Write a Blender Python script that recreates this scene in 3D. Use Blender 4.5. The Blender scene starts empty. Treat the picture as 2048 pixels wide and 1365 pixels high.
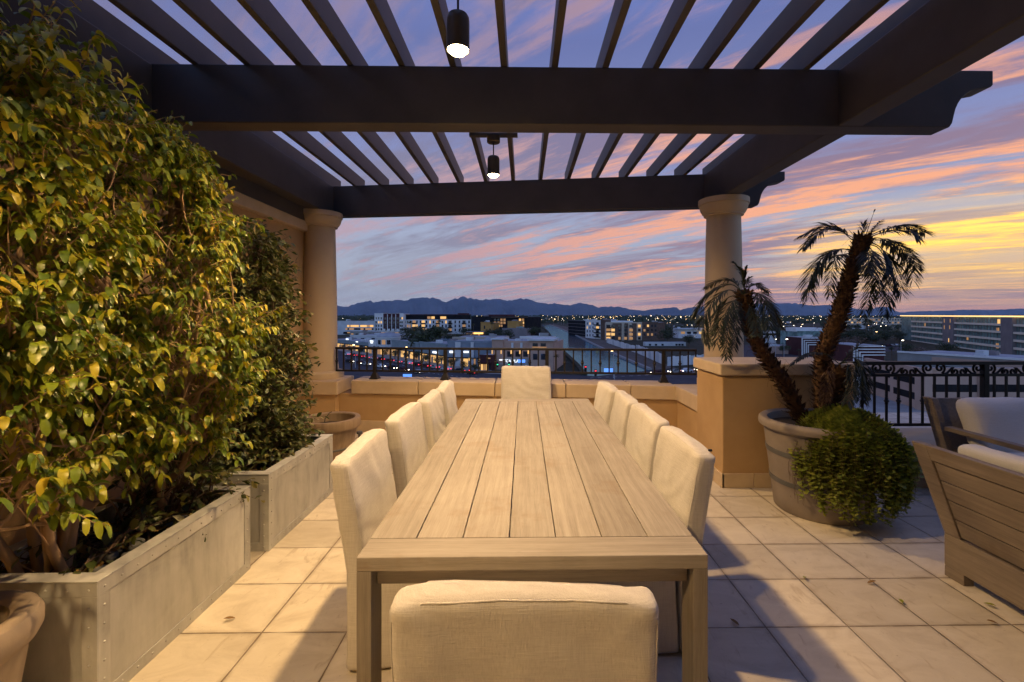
import bpy, bmesh, math, random
from math import sin, cos, pi, radians, sqrt, atan2
from mathutils import Vector, Matrix, noise
R = random.Random(7)
SC = bpy.context.scene
COL = SC.collection
V = Vector

# ---------------------------------------------------------------- camera maths
F = 936.0; CX = 1062.0; CY = 630.0; CH = 1.52; YAW = 0.0157; GZ = -18.5
def P(px, py, D):
    xc = (px - CX) / F * D
    return V((xc * cos(YAW) + D * sin(YAW), D * cos(YAW) - xc * sin(YAW), CH - (py - CY) / F * D))
def G(px, py, z=GZ):
    return P(px, py, (CH - z) * F / (py - CY))

# ---------------------------------------------------------------- mesh builder
class MB:
    def __init__(s): s.v = []; s.f = []
    def add(s, vs, fs):
        n = len(s.v); s.v += [tuple(v) for v in vs]; s.f += [tuple(i + n for i in f) for f in fs]
        return s
    def hexa(s, p):  # bottom 4 (ccw) then top 4
        return s.add(p, [(3,2,1,0),(4,5,6,7),(0,1,5,4),(1,2,6,5),(2,3,7,6),(3,0,4,7)])
    def box(s, x0, x1, y0, y1, z0, z1, M=None):
        p = [V(q) for q in ((x0,y0,z0),(x1,y0,z0),(x1,y1,z0),(x0,y1,z0),(x0,y0,z1),(x1,y0,z1),(x1,y1,z1),(x0,y1,z1))]
        if M: p = [M @ q for q in p]
        return s.hexa(p)
    def prism(s, poly, vec):
        n = len(poly); vec = V(vec); a = [V(p) for p in poly]; b = [p + vec for p in a]
        fs = [tuple(range(n - 1, -1, -1)), tuple(range(n, 2 * n))] + [(i, (i + 1) % n, n + (i + 1) % n, n + i) for i in range(n)]
        return s.add(a + b, fs)
    def tube(s, path, r, n=6, cap=True):
        path = [V(p) for p in path]; m = len(path)
        if not isinstance(r, (list, tuple)): r = [r] * m
        vs = []; fs = []; up = None
        for i, p in enumerate(path):
            t = (path[min(i + 1, m - 1)] - path[max(i - 1, 0)])
            if t.length < 1e-9: t = V((0, 0, 1))
            t.normalize()
            if up is None:
                up = V((0, 0, 1)) if abs(t.z) < .9 else V((1, 0, 0))
            a = t.cross(up)
            if a.length < 1e-6: a = t.orthogonal()
            a.normalize(); b = t.cross(a).normalized(); up = a.cross(t)
            for k in range(n):
                an = 2 * pi * k / n
                vs.append(p + (a * cos(an) + b * sin(an)) * r[i])
        for i in range(m - 1):
            for k in range(n):
                fs.append((i*n + k, i*n + (k+1) % n, (i+1)*n + (k+1) % n, (i+1)*n + k))
        if cap: fs += [tuple(range(n - 1, -1, -1)), tuple(range((m-1)*n, m*n))]
        return s.add(vs, fs)
    def lathe(s, prof, n=32, c=(0,0,0), cap=True):
        m = len(prof); vs = []; fs = []
        for r, z in prof:
            for k in range(n):
                a = 2*pi*k/n; vs.append((c[0] + r*cos(a), c[1] + r*sin(a), c[2] + z))
        for i in range(m - 1):
            for k in range(n):
                fs.append((i*n+k, i*n+(k+1) % n, (i+1)*n+(k+1) % n, (i+1)*n+k))
        if cap: fs += [tuple(range(n-1, -1, -1)), tuple(range((m-1)*n, m*n))]
        return s.add(vs, fs)
    def soft(s, c, size, r, n=(8,8,8), fn=None):  # box with rounded edges; fn bends every point
        hx, hy, hz = [q/2 for q in size]; seen = {}; vs = []; fs = []
        def pt(u, w, z):
            key = (round(u,5), round(w,5), round(z,5))
            if key in seen: return seen[key]
            p = V((u*hx, w*hy, z*hz))
            q = V((max(-hx+r, min(hx-r, p.x)), max(-hy+r, min(hy-r, p.y)), max(-hz+r, min(hz-r, p.z))))
            d = p - q
            if d.length > 1e-9: p = q + d.normalized() * r
            p = p + V(c)
            if fn: p = fn(p)
            vs.append(p); seen[key] = len(vs) - 1
            return seen[key]
        def axis(k, h):  # denser near the edges
            o = [-1, -1 + .35*r/h, -1 + r/h]; m = max(1, k); a = 1 - r/h
            o += [-a + 2*a*i/m for i in range(1, m)] + [1 - r/h, 1 - .35*r/h, 1]
            return o
        ax = axis(n[0], hx); ay = axis(n[1], hy); az = axis(n[2], hz)
        for A, B, mk in ((ax, ay, lambda a, b: (a, b, -1)), (ax, ay, lambda a, b: (a, b, 1)),
                         (ax, az, lambda a, b: (a, -1, b)), (ax, az, lambda a, b: (a, 1, b)),
                         (ay, az, lambda a, b: (-1, a, b)), (ay, az, lambda a, b: (1, a, b))):
            for i in range(len(A) - 1):
                for j in range(len(B) - 1):
                    q = [pt(*mk(A[i], B[j])), pt(*mk(A[i+1], B[j])), pt(*mk(A[i+1], B[j+1])), pt(*mk(A[i], B[j+1]))]
                    fs.append(tuple(q))
        return s.add(vs, fs)
    def mesh(s, name, mat, smooth=None, fix=True):
        me = bpy.data.meshes.new(name); me.from_pydata(s.v, [], s.f)
        if fix:
            bm = bmesh.new(); bm.from_mesh(me); bmesh.ops.recalc_face_normals(bm, faces=bm.faces); bm.to_mesh(me); bm.free()
        if mat: me.materials.append(mat)
        if smooth is not None:
            me.polygons.foreach_set('use_smooth', [True] * len(me.polygons))
            if smooth < 179: me.set_sharp_from_angle(angle=radians(smooth))
        me.update()
        return me
    def build(s, name, mat, parent=None, smooth=None, bevel=0, fix=True, loc=None, rot=None):
        o = link(name, s.mesh(name, mat, smooth, fix), parent)
        if bevel: bev(o, bevel)
        if loc is not None: o.location = loc
        if rot is not None: o.rotation_euler = (0, 0, rot)
        return o
def bev(o, w, seg=2):
    m = o.modifiers.new('bevel', 'BEVEL'); m.width = w; m.segments = seg; m.limit_method = 'ANGLE'; m.angle_limit = radians(40)
def link(name, me, parent=None):
    o = bpy.data.objects.new(name, me); COL.objects.link(o)
    if parent: o.parent = parent
    return o
def tag(o, label, cat, group=None):
    o['label'] = label; o['category'] = cat
    if group: o['group'] = group
    return o
def thing(name, label, cat, loc=(0,0,0), rot=0, group=None):
    o = link(name, None); o.location = loc; o.rotation_euler = (0, 0, rot); o.empty_display_size = .1
    return tag(o, label, cat, group)
def struct(o, kind='structure'):
    o['kind'] = kind; return o
def dup(root, loc, rot=None, label=None):
    kids = [o for o in bpy.data.objects if o.parent == root]
    r = root.copy(); COL.objects.link(r); r.location = loc
    if rot is not None: r.rotation_euler = (0, 0, rot)
    if label: r['label'] = label
    for ch in kids:
        c = ch.copy(); COL.objects.link(c); c.parent = r
        for g in [o for o in bpy.data.objects if o.parent == ch]:
            d = g.copy(); COL.objects.link(d); d.parent = c
    return r

# ---------------------------------------------------------------- materials
def newmat(name):
    m = bpy.data.materials.new(name); m.use_nodes = True
    nt = m.node_tree; b = nt.nodes['Principled BSDF']
    return m, nt, b
class NT:
    def __init__(s, nt): s.nt = nt
    def n(s, t, **k):
        o = s.nt.nodes.new(t)
        for a, b in k.items(): setattr(o, a, b)
        return o
    def l(s, a, b): s.nt.links.new(a, b)
    def val(s, x, sock):
        if hasattr(x, 'links'): s.l(x, sock)
        else: sock.default_value = x
    def math(s, op, a, b=0.0, c=None, clamp=False):
        o = s.n('ShaderNodeMath', operation=op, use_clamp=clamp); s.val(a, o.inputs[0]); s.val(b, o.inputs[1])
        if c is not None: s.val(c, o.inputs[2])
        return o.outputs[0]
    def vmath(s, op, a, b=(0,0,0)):
        o = s.n('ShaderNodeVectorMath', operation=op); s.val(a, o.inputs[0]); s.val(b, o.inputs[1])
        return o.outputs['Value'] if op in ('DOT_PRODUCT', 'LENGTH') else o.outputs[0]
    def noise(s, vec, scale, detail=4, rough=.55, dist=0.0):
        o = s.n('ShaderNodeTexNoise'); s.l(vec, o.inputs['Vector'])
        o.inputs['Scale'].default_value = scale; o.inputs['Detail'].default_value = detail
        o.inputs['Roughness'].default_value = rough; o.inputs['Distortion'].default_value = dist
        return o.outputs['Fac']
    def ramp(s, fac, stops):
        o = s.n('ShaderNodeValToRGB'); cr = o.color_ramp
        while len(cr.elements) < len(stops): cr.elements.new(.5)
        for e, (p, c) in zip(cr.elements, stops):
            e.position = p; e.color = (*c, 1) if len(c) == 3 else c
        s.val(fac, o.inputs[0]); return o.outputs[0]
    def mix(s, fac, a, b, mode='MIX'):
        o = s.n('ShaderNodeMix', data_type='RGBA', blend_type=mode); s.val(fac, o.inputs[0])
        for x, k in ((a, 6), (b, 7)):
            if isinstance(x, (tuple, list)): x = (*x, 1) if len(x) == 3 else x
            s.val(x, o.inputs[k])
        return o.outputs[2]
    def maprange(s, v, a, b, c, d, smooth=True):
        o = s.n('ShaderNodeMapRange'); o.interpolation_type = 'SMOOTHSTEP' if smooth else 'LINEAR'
        s.val(v, o.inputs[0])
        for i, x in enumerate((a, b, c, d)): o.inputs[i+1].default_value = x
        return o.outputs[0]
    def objvec(s, scale=(1,1,1), rnd=True, island=False):
        tc = s.n('ShaderNodeTexCoord'); vec = tc.outputs['Object']
        if rnd:
            oi = s.n('ShaderNodeObjectInfo'); k = s.math('MULTIPLY', oi.outputs['Random'], 37.0)
            vec = s.vmath('ADD', vec, k)
        if island:
            ge = s.n('ShaderNodeNewGeometry'); k = s.math('MULTIPLY', ge.outputs['Random Per Island'], 53.0)
            vec = s.vmath('ADD', vec, k)
        return s.vmath('MULTIPLY', vec, scale)
    def bump(s, h, strength, dist, b):
        o = s.n('ShaderNodeBump'); o.inputs['Strength'].default_value = strength; o.inputs['Distance'].default_value = dist
        s.l(h, o.inputs['Height']); s.l(o.outputs[0], b.inputs['Normal'])
def pmat(name, c1, c2, scale=3, stretch=(1,1,1), rough=.7, bump=.3, bscale=60, bdist=.004, metal=0, spec=.4, island=0, detail=5):
    m, nt, b = newmat(name); N = NT(nt)
    vec = N.objvec(stretch, True, island > 0)
    f = N.noise(vec, scale, detail, .6)
    col = N.ramp(f, [(.3, c1), (.7, c2)])
    if island:
        ge = N.n('ShaderNodeNewGeometry')
        k = N.math('MULTIPLY_ADD', ge.outputs['Random Per Island'], island, 1 - island/2)
        mm = N.n('ShaderNodeMix', data_type='RGBA', blend_type='MULTIPLY'); mm.inputs[0].default_value = 1
        N.l(col, mm.inputs[6]); N.l(k, mm.inputs[7]); col = mm.outputs[2]
    N.l(col, b.inputs['Base Color'])
    b.inputs['Roughness'].default_value = rough; b.inputs['Metallic'].default_value = metal
    b.inputs['Specular IOR Level'].default_value = spec
    if bump: N.bump(N.noise(vec, bscale, 4, .6), bump, bdist, b)
    return m
def emat(name, c, s):
    m, nt, b = newmat(name)
    b.inputs['Base Color'].default_value = (*[min(1, q) * .5 for q in c], 1)
    b.inputs['Emission Color'].default_value = (*c, 1); b.inputs['Emission Strength'].default_value = s
    return m
def leafmat(name, stops, rough=.35, trans=.3, back=(1, 1, .8)):
    m, nt, b = newmat(name); N = NT(nt)
    ge = N.n('ShaderNodeNewGeometry'); tc = N.n('ShaderNodeTexCoord')
    f = N.noise(tc.outputs['Object'], 3.5, 2, .5)
    f = N.math('MULTIPLY_ADD', f, .5, N.math('MULTIPLY_ADD', ge.outputs['Random Per Island'], .75, -.12))
    col = N.ramp(f, stops)
    blot = N.noise(tc.outputs['Object'], 60, 3, .6)
    col = N.mix(N.maprange(blot, .35, .7, 0, .35), col, (.9, .85, .5), 'MULTIPLY')
    N.l(col, b.inputs['Base Color']); b.inputs['Roughness'].default_value = rough
    b.inputs['Specular IOR Level'].default_value = .45
    t = N.n('ShaderNodeBsdfTranslucent'); N.l(N.mix(1.0, col, (1.3, 1.2, .5), 'MULTIPLY'), t.inputs[0])
    mx = N.n('ShaderNodeMixShader'); mx.inputs[0].default_value = trans
    N.l(b.outputs[0], mx.inputs[1]); N.l(t.outputs[0], mx.inputs[2])
    N.l(mx.outputs[0], nt.nodes['Material Output'].inputs['Surface'])
    return m

M = {}
M['stucco'] = pmat('stucco', (.40,.25,.11), (.52,.35,.175), 1.6, rough=.85, bump=.6, bscale=140, bdist=.003)
M['house'] = pmat('house_stucco', (.10,.075,.05), (.14,.105,.07), 2.5, rough=.85, bump=.4, bscale=120, bdist=.003)
M['cap'] = pmat('cast_stone', (.50,.38,.24), (.60,.47,.31), 4, rough=.75, bump=.35, bscale=90, bdist=.002, island=.12)
M['column'] = pmat('column_stone', (.52,.40,.26), (.58,.46,.30), 2, rough=.8, bump=.3, bscale=110, bdist=.002)
M['pergola'] = pmat('dark_painted_timber', (.066,.058,.053), (.088,.078,.072), 3, (1,1,1), rough=.5, bump=.25, bscale=80, bdist=.002, spec=.35)
M['iron'] = pmat('black_iron', (.012,.011,.011), (.02,.018,.017), 20, rough=.5, bump=.2, bscale=150, bdist=.001, spec=.3)
def teak(name, ax, dark, light, isl):
    m, nt, b = newmat(name); N = NT(nt)
    sc = [1.0, 1.0, 1.0]; sc[ax] = .03
    vec = N.objvec((1,1,1), True, True)
    wob = N.noise(N.vmath('MULTIPLY', vec, (1.5,1.5,1.5)), 1, 2)
    vs = N.vmath('MULTIPLY', N.vmath('ADD', vec, N.math('MULTIPLY', wob, .03)), tuple(sc))
    big = N.noise(vec, 2.2, 4, .6); mid = N.noise(vs, 55, 4, .6, .3); fine = N.noise(vs, 300, 3, .65)
    f = N.math('MULTIPLY_ADD', big, .30, N.math('MULTIPLY_ADD', mid, .40, N.math('MULTIPLY', fine, .30)))
    col = N.ramp(f, [(.36, dark), (.5, tuple((a + c)/2 for a, c in zip(dark, light))), (.64, light)])
    pore = N.maprange(fine, .60, .72, 0, .5); col = N.mix(pore, col, tuple(q*.55 for q in dark))
    warm = N.maprange(N.noise(vec, 3.1, 5, .65), .56, .70, 0, .45); col = N.mix(warm, col, (dark[0]*1.05, dark[1]*.88, dark[2]*.70))
    ge = N.n('ShaderNodeNewGeometry'); k = N.math('MULTIPLY_ADD', ge.outputs['Random Per Island'], isl, 1 - isl/2)
    mm = N.n('ShaderNodeMix', data_type='RGBA', blend_type='MULTIPLY'); mm.inputs[0].default_value = 1
    N.l(col, mm.inputs[6]); N.l(k, mm.inputs[7]); N.l(mm.outputs[2], b.inputs['Base Color'])
    b.inputs['Roughness'].default_value = .68; b.inputs['Specular IOR Level'].default_value = .25
    N.bump(N.math('MULTIPLY_ADD', fine, .6, N.math('MULTIPLY', mid, .4)), .5, .0022, b)
    return m
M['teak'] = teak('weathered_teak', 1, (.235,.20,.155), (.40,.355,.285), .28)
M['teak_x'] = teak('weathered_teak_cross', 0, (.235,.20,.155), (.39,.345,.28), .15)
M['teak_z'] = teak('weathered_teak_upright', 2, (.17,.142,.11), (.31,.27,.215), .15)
M['teak_dark'] = teak('grey_brown_teak', 1, (.155,.122,.092), (.28,.23,.18), .20)
M['soil'] = pmat('soil', (.012,.009,.006), (.04,.028,.018), 25, rough=.95, bump=1, bscale=50, bdist=.02)
M['pot_grey'] = pmat('taupe_resin', (.20,.165,.135), (.27,.225,.185), 4, rough=.6, bump=.15, bscale=60, bdist=.002)
M['pot_band'] = pmat('grey_pot_band', (.085,.085,.085), (.12,.118,.115), 8, rough=.5, bump=.2, bscale=70, bdist=.001)
M['pot_tan'] = pmat('tan_resin', (.27,.21,.155), (.36,.285,.21), 6, (1,1,.4), rough=.6, bump=.35, bscale=40, bdist=.003)
M['barrel'] = pmat('brown_barrel', (.20,.14,.085), (.30,.215,.135), 7, (3,3,.3), rough=.6, bump=.4, bscale=40, bdist=.003)
M['bark'] = pmat('ficus_bark', (.26,.165,.09), (.42,.28,.16), 12, (1,1,.4), rough=.75, bump=.5, bscale=80, bdist=.003)
M['bark_dark'] = pmat('dark_stems', (.07,.045,.028), (.14,.09,.055), 12, rough=.8, bump=.4, bscale=80, bdist=.002)
M['ficus'] = leafmat('ficus_leaf', [(.0,(.055,.095,.013)),(.28,(.115,.18,.018)),(.52,(.22,.28,.024)),(.76,(.39,.375,.03)),(.92,(.50,.35,.03)),(1,(.32,.17,.028))], .34, .28)
M['jasmine'] = leafmat('jasmine_leaf', [(.0,(.028,.042,.012)),(.40,(.06,.085,.02)),(.65,(.13,.15,.04)),(.88,(.24,.21,.07)),(1,(.22,.10,.05))], .42, .18)
M['succulent'] = leafmat('succulent_leaf', [(.0,(.15,.20,.04)),(.5,(.23,.28,.05)),(.85,(.31,.33,.065)),(1,(.30,.22,.05))], .45, .34)
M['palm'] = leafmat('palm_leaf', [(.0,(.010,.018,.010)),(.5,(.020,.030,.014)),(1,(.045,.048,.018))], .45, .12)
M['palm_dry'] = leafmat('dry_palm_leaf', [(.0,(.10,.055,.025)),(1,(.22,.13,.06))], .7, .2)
M['palm_bark'] = pmat('palm_fibre', (.035,.020,.012), (.12,.062,.028), 14, rough=.9, bump=.7, bscale=60, bdist=.006, island=.8)
M['deadleaf'] = leafmat('dry_leaf', [(.0,(.08,.045,.02)),(.6,(.22,.12,.035)),(1,(.36,.24,.04))], .6, .1)
M['stone_pebble'] = pmat('grey_pebble', (.10,.10,.10), (.2,.2,.2), 9, rough=.7, bump=.3, island=.6)
M['lamp_metal'] = pmat('dark_bronze_lamp', (.09,.07,.045), (.12,.095,.06), 10, rough=.35, bump=0, metal=.4)
M['diffuser'] = emat('lamp_diffuser', (1.0,.74,.40), 70)
M['rubber'] = pmat('black_tube', (.012,.012,.012), (.02,.02,.02), 10, rough=.5, bump=0)

def linen(name, c1, c2):
    m, nt, b = newmat(name); N = NT(nt)
    vec = N.objvec((1,1,1), True)
    big = N.noise(vec, 2.2, 3, .5)
    h1 = N.noise(N.vmath('MULTIPLY', vec, (14, 14, 300)), 1.0, 3, .65)
    h2 = N.noise(N.vmath('MULTIPLY', vec, (300, 300, 14)), 1.0, 3, .65)
    wv = N.math('ADD', h1, h2)
    f = N.math('MULTIPLY_ADD', wv, .55, N.math('MULTIPLY', big, .45))
    N.l(N.ramp(f, [(.5, c1), (1.0, c2)]), b.inputs['Base Color'])
    b.inputs['Roughness'].default_value = .92; b.inputs['Specular IOR Level'].default_value = .15
    b.inputs['Sheen Weight'].default_value = .15; b.inputs['Sheen Roughness'].default_value = .5
    N.bump(wv, .5, .003, b)
    return m
M['linen'] = linen('oat_linen', (.46,.42,.36), (.66,.62,.55))
M['canvas'] = linen('white_canvas', (.50,.49,.47), (.62,.61,.59))

def zinc():
    m, nt, b = newmat('aged_zinc'); N = NT(nt); vec = N.objvec((1,1,1), True)
    a = N.noise(vec, 2.3, 5, .6, .6); c = N.noise(N.vmath('MULTIPLY', vec, (12,12,2.5)), 1.5, 4, .6)
    col = N.ramp(N.math('MULTIPLY_ADD', a, .7, N.math('MULTIPLY', c, .3)), [(.34,(.27,.27,.265)),(.46,(.40,.40,.385)),(.56,(.47,.47,.455)),(.68,(.60,.60,.58))])  # fine streaks are stains; broad dark patches stand in for soft leaf shadows
    N.l(col, b.inputs['Base Color']); b.inputs['Metallic'].default_value = .15
    N.l(N.maprange(a, .3, .7, .5, .7), b.inputs['Roughness'])
    N.bump(N.noise(vec, 30, 4, .6), .15, .003, b)
    return m
M['zinc'] = zinc()

def paver():
    m, nt, b = newmat('travertine_paver'); N = NT(nt)
    tc = N.n('ShaderNodeTexCoord'); sp = N.n('ShaderNodeSeparateXYZ'); N.l(tc.outputs['Object'], sp.inputs[0])
    jit = N.noise(tc.outputs['Object'], 9, 2); j = N.math('MULTIPLY_ADD', jit, .008, -.004)
    def cell(o, off, size):
        q = N.math('DIVIDE', N.math('SUBTRACT', o, off), size)
        fr = N.math('FRACT', N.math('ADD', q, 100.0)); e = N.math('MINIMUM', fr, N.math('SUBTRACT', 1.0, fr))
        return N.math('FLOOR', N.math('ADD', q, 100.0)), N.math('ADD', N.math('MULTIPLY', e, size), j)
    ix, ex = cell(sp.outputs[0], 1.178, .405); iy, ey = cell(sp.outputs[1], 2.258, .409)
    edge = N.math('MINIMUM', ex, ey)
    cb = N.n('ShaderNodeCombineXYZ'); N.l(ix, cb.inputs[0]); N.l(iy, cb.inputs[1])
    wn = N.n('ShaderNodeTexWhiteNoise', noise_dimensions='3D'); N.l(cb.outputs[0], wn.inputs['Vector'])
    off = N.vmath('MULTIPLY', wn.outputs['Color'], (20,20,20)); vec = N.vmath('ADD', tc.outputs['Object'], off)
    n1 = N.noise(N.vmath('MULTIPLY', vec, (1.0,1.8,1)), 3.0, 7, .62, 1.2)
    n2 = N.noise(vec, 14, 5, .65, .5)
    col = N.ramp(n1, [(.28,(.50,.43,.325)),(.5,(.60,.53,.41)),(.72,(.67,.60,.475))])
    vein = N.maprange(N.noise(N.vmath('MULTIPLY', vec, (2.6,.9,1)), 4.5, 5, .6, 1.5), .58, .70, 0, .45)
    col = N.mix(vein, col, (.36,.28,.19))
    tone = N.math('MULTIPLY_ADD', wn.outputs['Value'], .26, .84)
    col = N.mix(1.0, col, N.n('ShaderNodeCombineColor').outputs[0]) if False else col
    mm = N.n('ShaderNodeMix', data_type='RGBA', blend_type='MULTIPLY'); mm.inputs[0].default_value = 1
    N.l(col, mm.inputs[6]); N.l(tone, mm.inputs[7]); col = mm.outputs[2]
    stain = N.maprange(N.noise(tc.outputs['Object'], 1.1, 6, .68), .46, .74, 0, .18)
    col = N.mix(stain, col, (.30,.235,.16))
    fleck = N.maprange(N.noise(N.vmath('MULTIPLY', vec, (1,2.2,1)), 46, 3, .7), .66, .74, 0, .55); col = N.mix(fleck, col, (.20,.145,.09))
    g = N.maprange(edge, .0012, .0036, 1, 0)
    col = N.mix(g, col, (.17,.125,.08))
    dirt = N.math('MULTIPLY', N.maprange(edge, .003, .03, .42, 0), N.maprange(N.noise(tc.outputs['Object'], 5, 4, .6), .35, .65, .1, 1)); col = N.mix(dirt, col, (.22,.165,.11))
    N.l(col, b.inputs['Base Color']); N.l(N.maprange(n2, .3, .7, .5, .75), b.inputs['Roughness'])
    b.inputs['Specular IOR Level'].default_value = .35
    h = N.math('ADD', N.math('MULTIPLY', n1, .6), N.math('MULTIPLY', n2, .25))
    h = N.math('ADD', h, N.maprange(edge, 0, .007, -.7, 0))
    N.bump(h, .8, .009, b)
    return m
M['paver'] = paver()
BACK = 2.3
HAZE = 2.2e-5
# ================================================================ terrace
o = MB().box(-3.4, 9, -3.0, 7.2, -.3, 0).build('terrace_floor', M['paver']); struct(o)
SK = -.128  # skew of the far side: y falls by SK per metre of x
def far(x, y0=6.10): return y0 + SK * (x + 2.25)

# ---- solid wall on the left
t = thing('terrace_wall', 'tall ochre stucco wall with cream coping behind the planted hedge', 'wall', (-2.95, 2, 0))
MB().box(-.25, .03, -4.2, far(-2.9) - 2 + .45, 0, 2.62).build('body', M['stucco'], t)
MB().box(-.28, .10, -4.2, far(-2.9) - 2 + .42, 2.622, 2.75).build('coping', M['cap'], t, bevel=.012)
t = thing('house_wall', 'stucco wall of the penthouse behind the dining table', 'wall', (0, -2.0, 0))
MB().box(-4, 16, -.3, 0, 0, 9.5).build('body', M['house'], t)  # unseen wall; made this tall and wide to block the rear sky

MB().box(-.16, .09, -4.2, far(-2.9) - 2 + .3, 2.753, 2.93).build('wall_plate', M['pergola'], bpy.data.objects['terrace_wall'])
# ---- far parapet with capstones
def slab(mb, xa, xb, y0, y1, z0, z1):  # skewed block between x=xa..xb, y offsets from far line
    p = [(xa, far(xa)+y0), (xb, far(xb)+y0), (xb, far(xb)+y1), (xa, far(xa)+y1)]
    mb.hexa([(x, y, z0) for x, y in p] + [(x, y, z1) for x, y in p])
t = thing('parapet_wall', 'low ochre parapet with cream capstones beyond the far table end', 'wall', (0, 6, 0))
def atp(mb): mb.v = [(x, y - 6, z) for x, y, z in mb.v]; return mb
mb = MB(); slab(mb, -3.2, 3.2, .03, .42, 0, .495); atp(mb).build('body', M['stucco'], t)
mb = MB(); slab(mb, -2.95, 1.9, .018, .03, 0, .15); atp(mb).build('skirting', M['cap'], t, bevel=.004)
mb = MB()
xs = [-2.24, -1.35, -.36, .52, 1.30, 1.84]
for a, b in zip(xs[:-1], xs[1:]): slab(mb, a + .004, b - .004, 0, .46, .497, .667)
atp(mb).build('capstones', M['cap'], t, bevel=.01)
# ---- left plinth carrying the column
LC = P(640, 0, 6.35); LC = V((LC.x, LC.y, 0))
t = thing('column_plinth', 'square ochre plinth with cream cap under the left column', 'plinth', LC)
MB().box(-.5, .35, -.36, .2, 0, .495).build('body', M['stucco'], t)
MB().box(-.5, .39, -.40, .2, .497, .672).build('cap', M['cap'], t, bevel=.012)
# ---- right return wall + pier
t = thing('return_wall', 'short low wall with cream cap joining the parapet to the pier', 'wall', (2.3, 5.1, 0))
MB().box(-.45, .75, -.40, .62, 0, .495).build('body', M['stucco'], t)
MB().box(-.485, .78, -.40, .60, .5, .671).build('cap', M['cap'], t, bevel=.012)
t = thing('stucco_pier', 'ochre stucco pier with cream cap behind the potted palm', 'pier', (2.3, 4.4, 0))
MB().box(-.55, .62, -.31, .30, 0, .985).build('body', M['stucco'], t, bevel=.01)
MB().box(-.58, .65, -.34, .33, .987, 1.09).build('cap', M['cap'], t, bevel=.012)
mb = MB()
for a, b in ((-.56, -.28), (-.275, .15), (.155, .62)): mb.box(a, b, -.326, -.3, 0, .125)
mb.box(-.565, -.54, -.326, .3, 0, .125)
mb.build('skirting', M['cap'], t, bevel=.004)
# ---- low wall at the right
t = thing('low_wall', 'low stucco wall with a wide stone ledge under the scrolled railing', 'wall', (5.5, 4.3, 0))
MB().box(-2.6, 3.4, -.23, .36, 0, .27).build('body', M['stucco'], t)
mb = MB()
for k in range(5): mb.box(-2.58 + k*1.22 + .004, -2.58 + (k+1)*1.22 - .004, -.27, .4, .272, .375)
mb.build('ledge', M['cap'], t, bevel=.012)
mb = MB()
for k in range(14): mb.box(-2.58 + k*.43 + .002, -2.58 + (k+1)*.43 - .002, -.246, -.22, 0, .125)
mb.build('skirting', M['cap'], t, bevel=.004)

# ---- columns
def column(c, z0, label, name='stone_column'):
    t = thing(name, label, 'column', (c.x, c.y, z0))
    h = 2.9 - z0
    prof = [(.305,0),(.305,.05),(.29,.062),(.29,.075)]
    MB().lathe([(.30,0),(.303,.015),(.303,.075),(.292,.09),(.262,.094),(.25,.10)], 40).build('base', M['column'], t, smooth=35)
    sh = []
    for i in range(13):
        q = i/12; r = .222 - .028*q**1.8; sh.append((r + .018*max(0, 1 - q*10), .095 + (h - .29)*q))
    MB().lathe(sh, 40).build('shaft', M['column'], t, smooth=40)
    k = h - .2
    MB().lathe([(.21,k),(.225,k+.004),(.225,k+.02),(.24,k+.032),(.262,k+.07),(.274,k+.115),(.274,k+.13),(.288,k+.135),(.288,k+.197),(.0,k+.197)], 40).build('capital', M['column'], t, smooth=35)
column(LC, .672, 'round cream column standing on the plinth at the end of the tall wall')
RC = P(1447, 0, 5.62); RC = V((RC.x, RC.y, 0))
column(RC, .671, 'round cream column standing on the low wall behind the small palm')

# ---- pergola
t = thing('pergola', 'dark brown timber pergola with slatted roof over the dining table', 'pergola', (0, 3, 2.9))
def lp(mb): mb.v = [(x, y - 3, z - 2.9) for x, y, z in mb.v]; return mb
def tail(xe):  # end profile (x, z): top corner, notch, concave sweep, bottom
    pts = [(xe, 3.32), (xe, 3.215), (xe - .012, 3.20), (xe - .09, 3.185)]
    for i in range(1, 8):
        a = i/8 * pi/2; pts.append((xe - .09 - .205*sin(a), 3.185 - .245*(1 - cos(a))))
    pts += [(xe - .305, 2.93), (xe - .325, 2.9)]
    return pts
def crossbeam(yl, yr, xa, xe, w, name='cross_beam'):
    prof = [(xa, 2.9)] + [(xa, 3.32)] + tail(xe)
    k = (yr - yl) / (xe - xa)
    poly = [(x, yl + k*(x - xa), z) for x, z in prof]
    mb = MB(); mb.prism(poly, (0, w, 0)); lp(mb).build(name, M['pergola'], t, bevel=.008)
NB = P(1000, 0, 3.39).y
crossbeam(NB, NB, -2.86, 3.46, .165)
crossbeam(P(680, 0, 6.55).y + .04, P(1560, 0, 5.87).y, -2.95, 3.28, .165)
crossbeam(.30, .30, -2.86, 3.46, .165)
def fary(x): return P(680,0,6.55).y + .04 + (P(1560,0,5.87).y - P(680,0,6.55).y - .04) * (x + 2.95) / 6.23
for x0, x1 in ((2.31, 2.485), (-2.84, -2.66)):
    for ya, yb in ((-1.98, .302), (.462, NB + .002), (NB + .163, None)):
        mb = MB(); za, zb = 2.903, 3.317
        e0, e1 = (fary(x0) + .01, fary(x1) + .01) if yb is None else (yb, yb)
        p = [(x0, ya), (x1, ya), (x1, e1), (x0, e0)]
        mb.hexa([(x, y, za) for x, y in p] + [(x, y, zb) for x, y in p])
        lp(mb).build('side_beam', M['pergola'], t, bevel=.01)
for i in range(15):
    x = 2.447 - .37*i
    mb = MB(); mb.box(x - .024, x + .024, -1.98, fary(x) + .165 + .22, 3.322, 3.5)
    lp(mb).build('slat', M['pergola'], t, bevel=.004)

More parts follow.
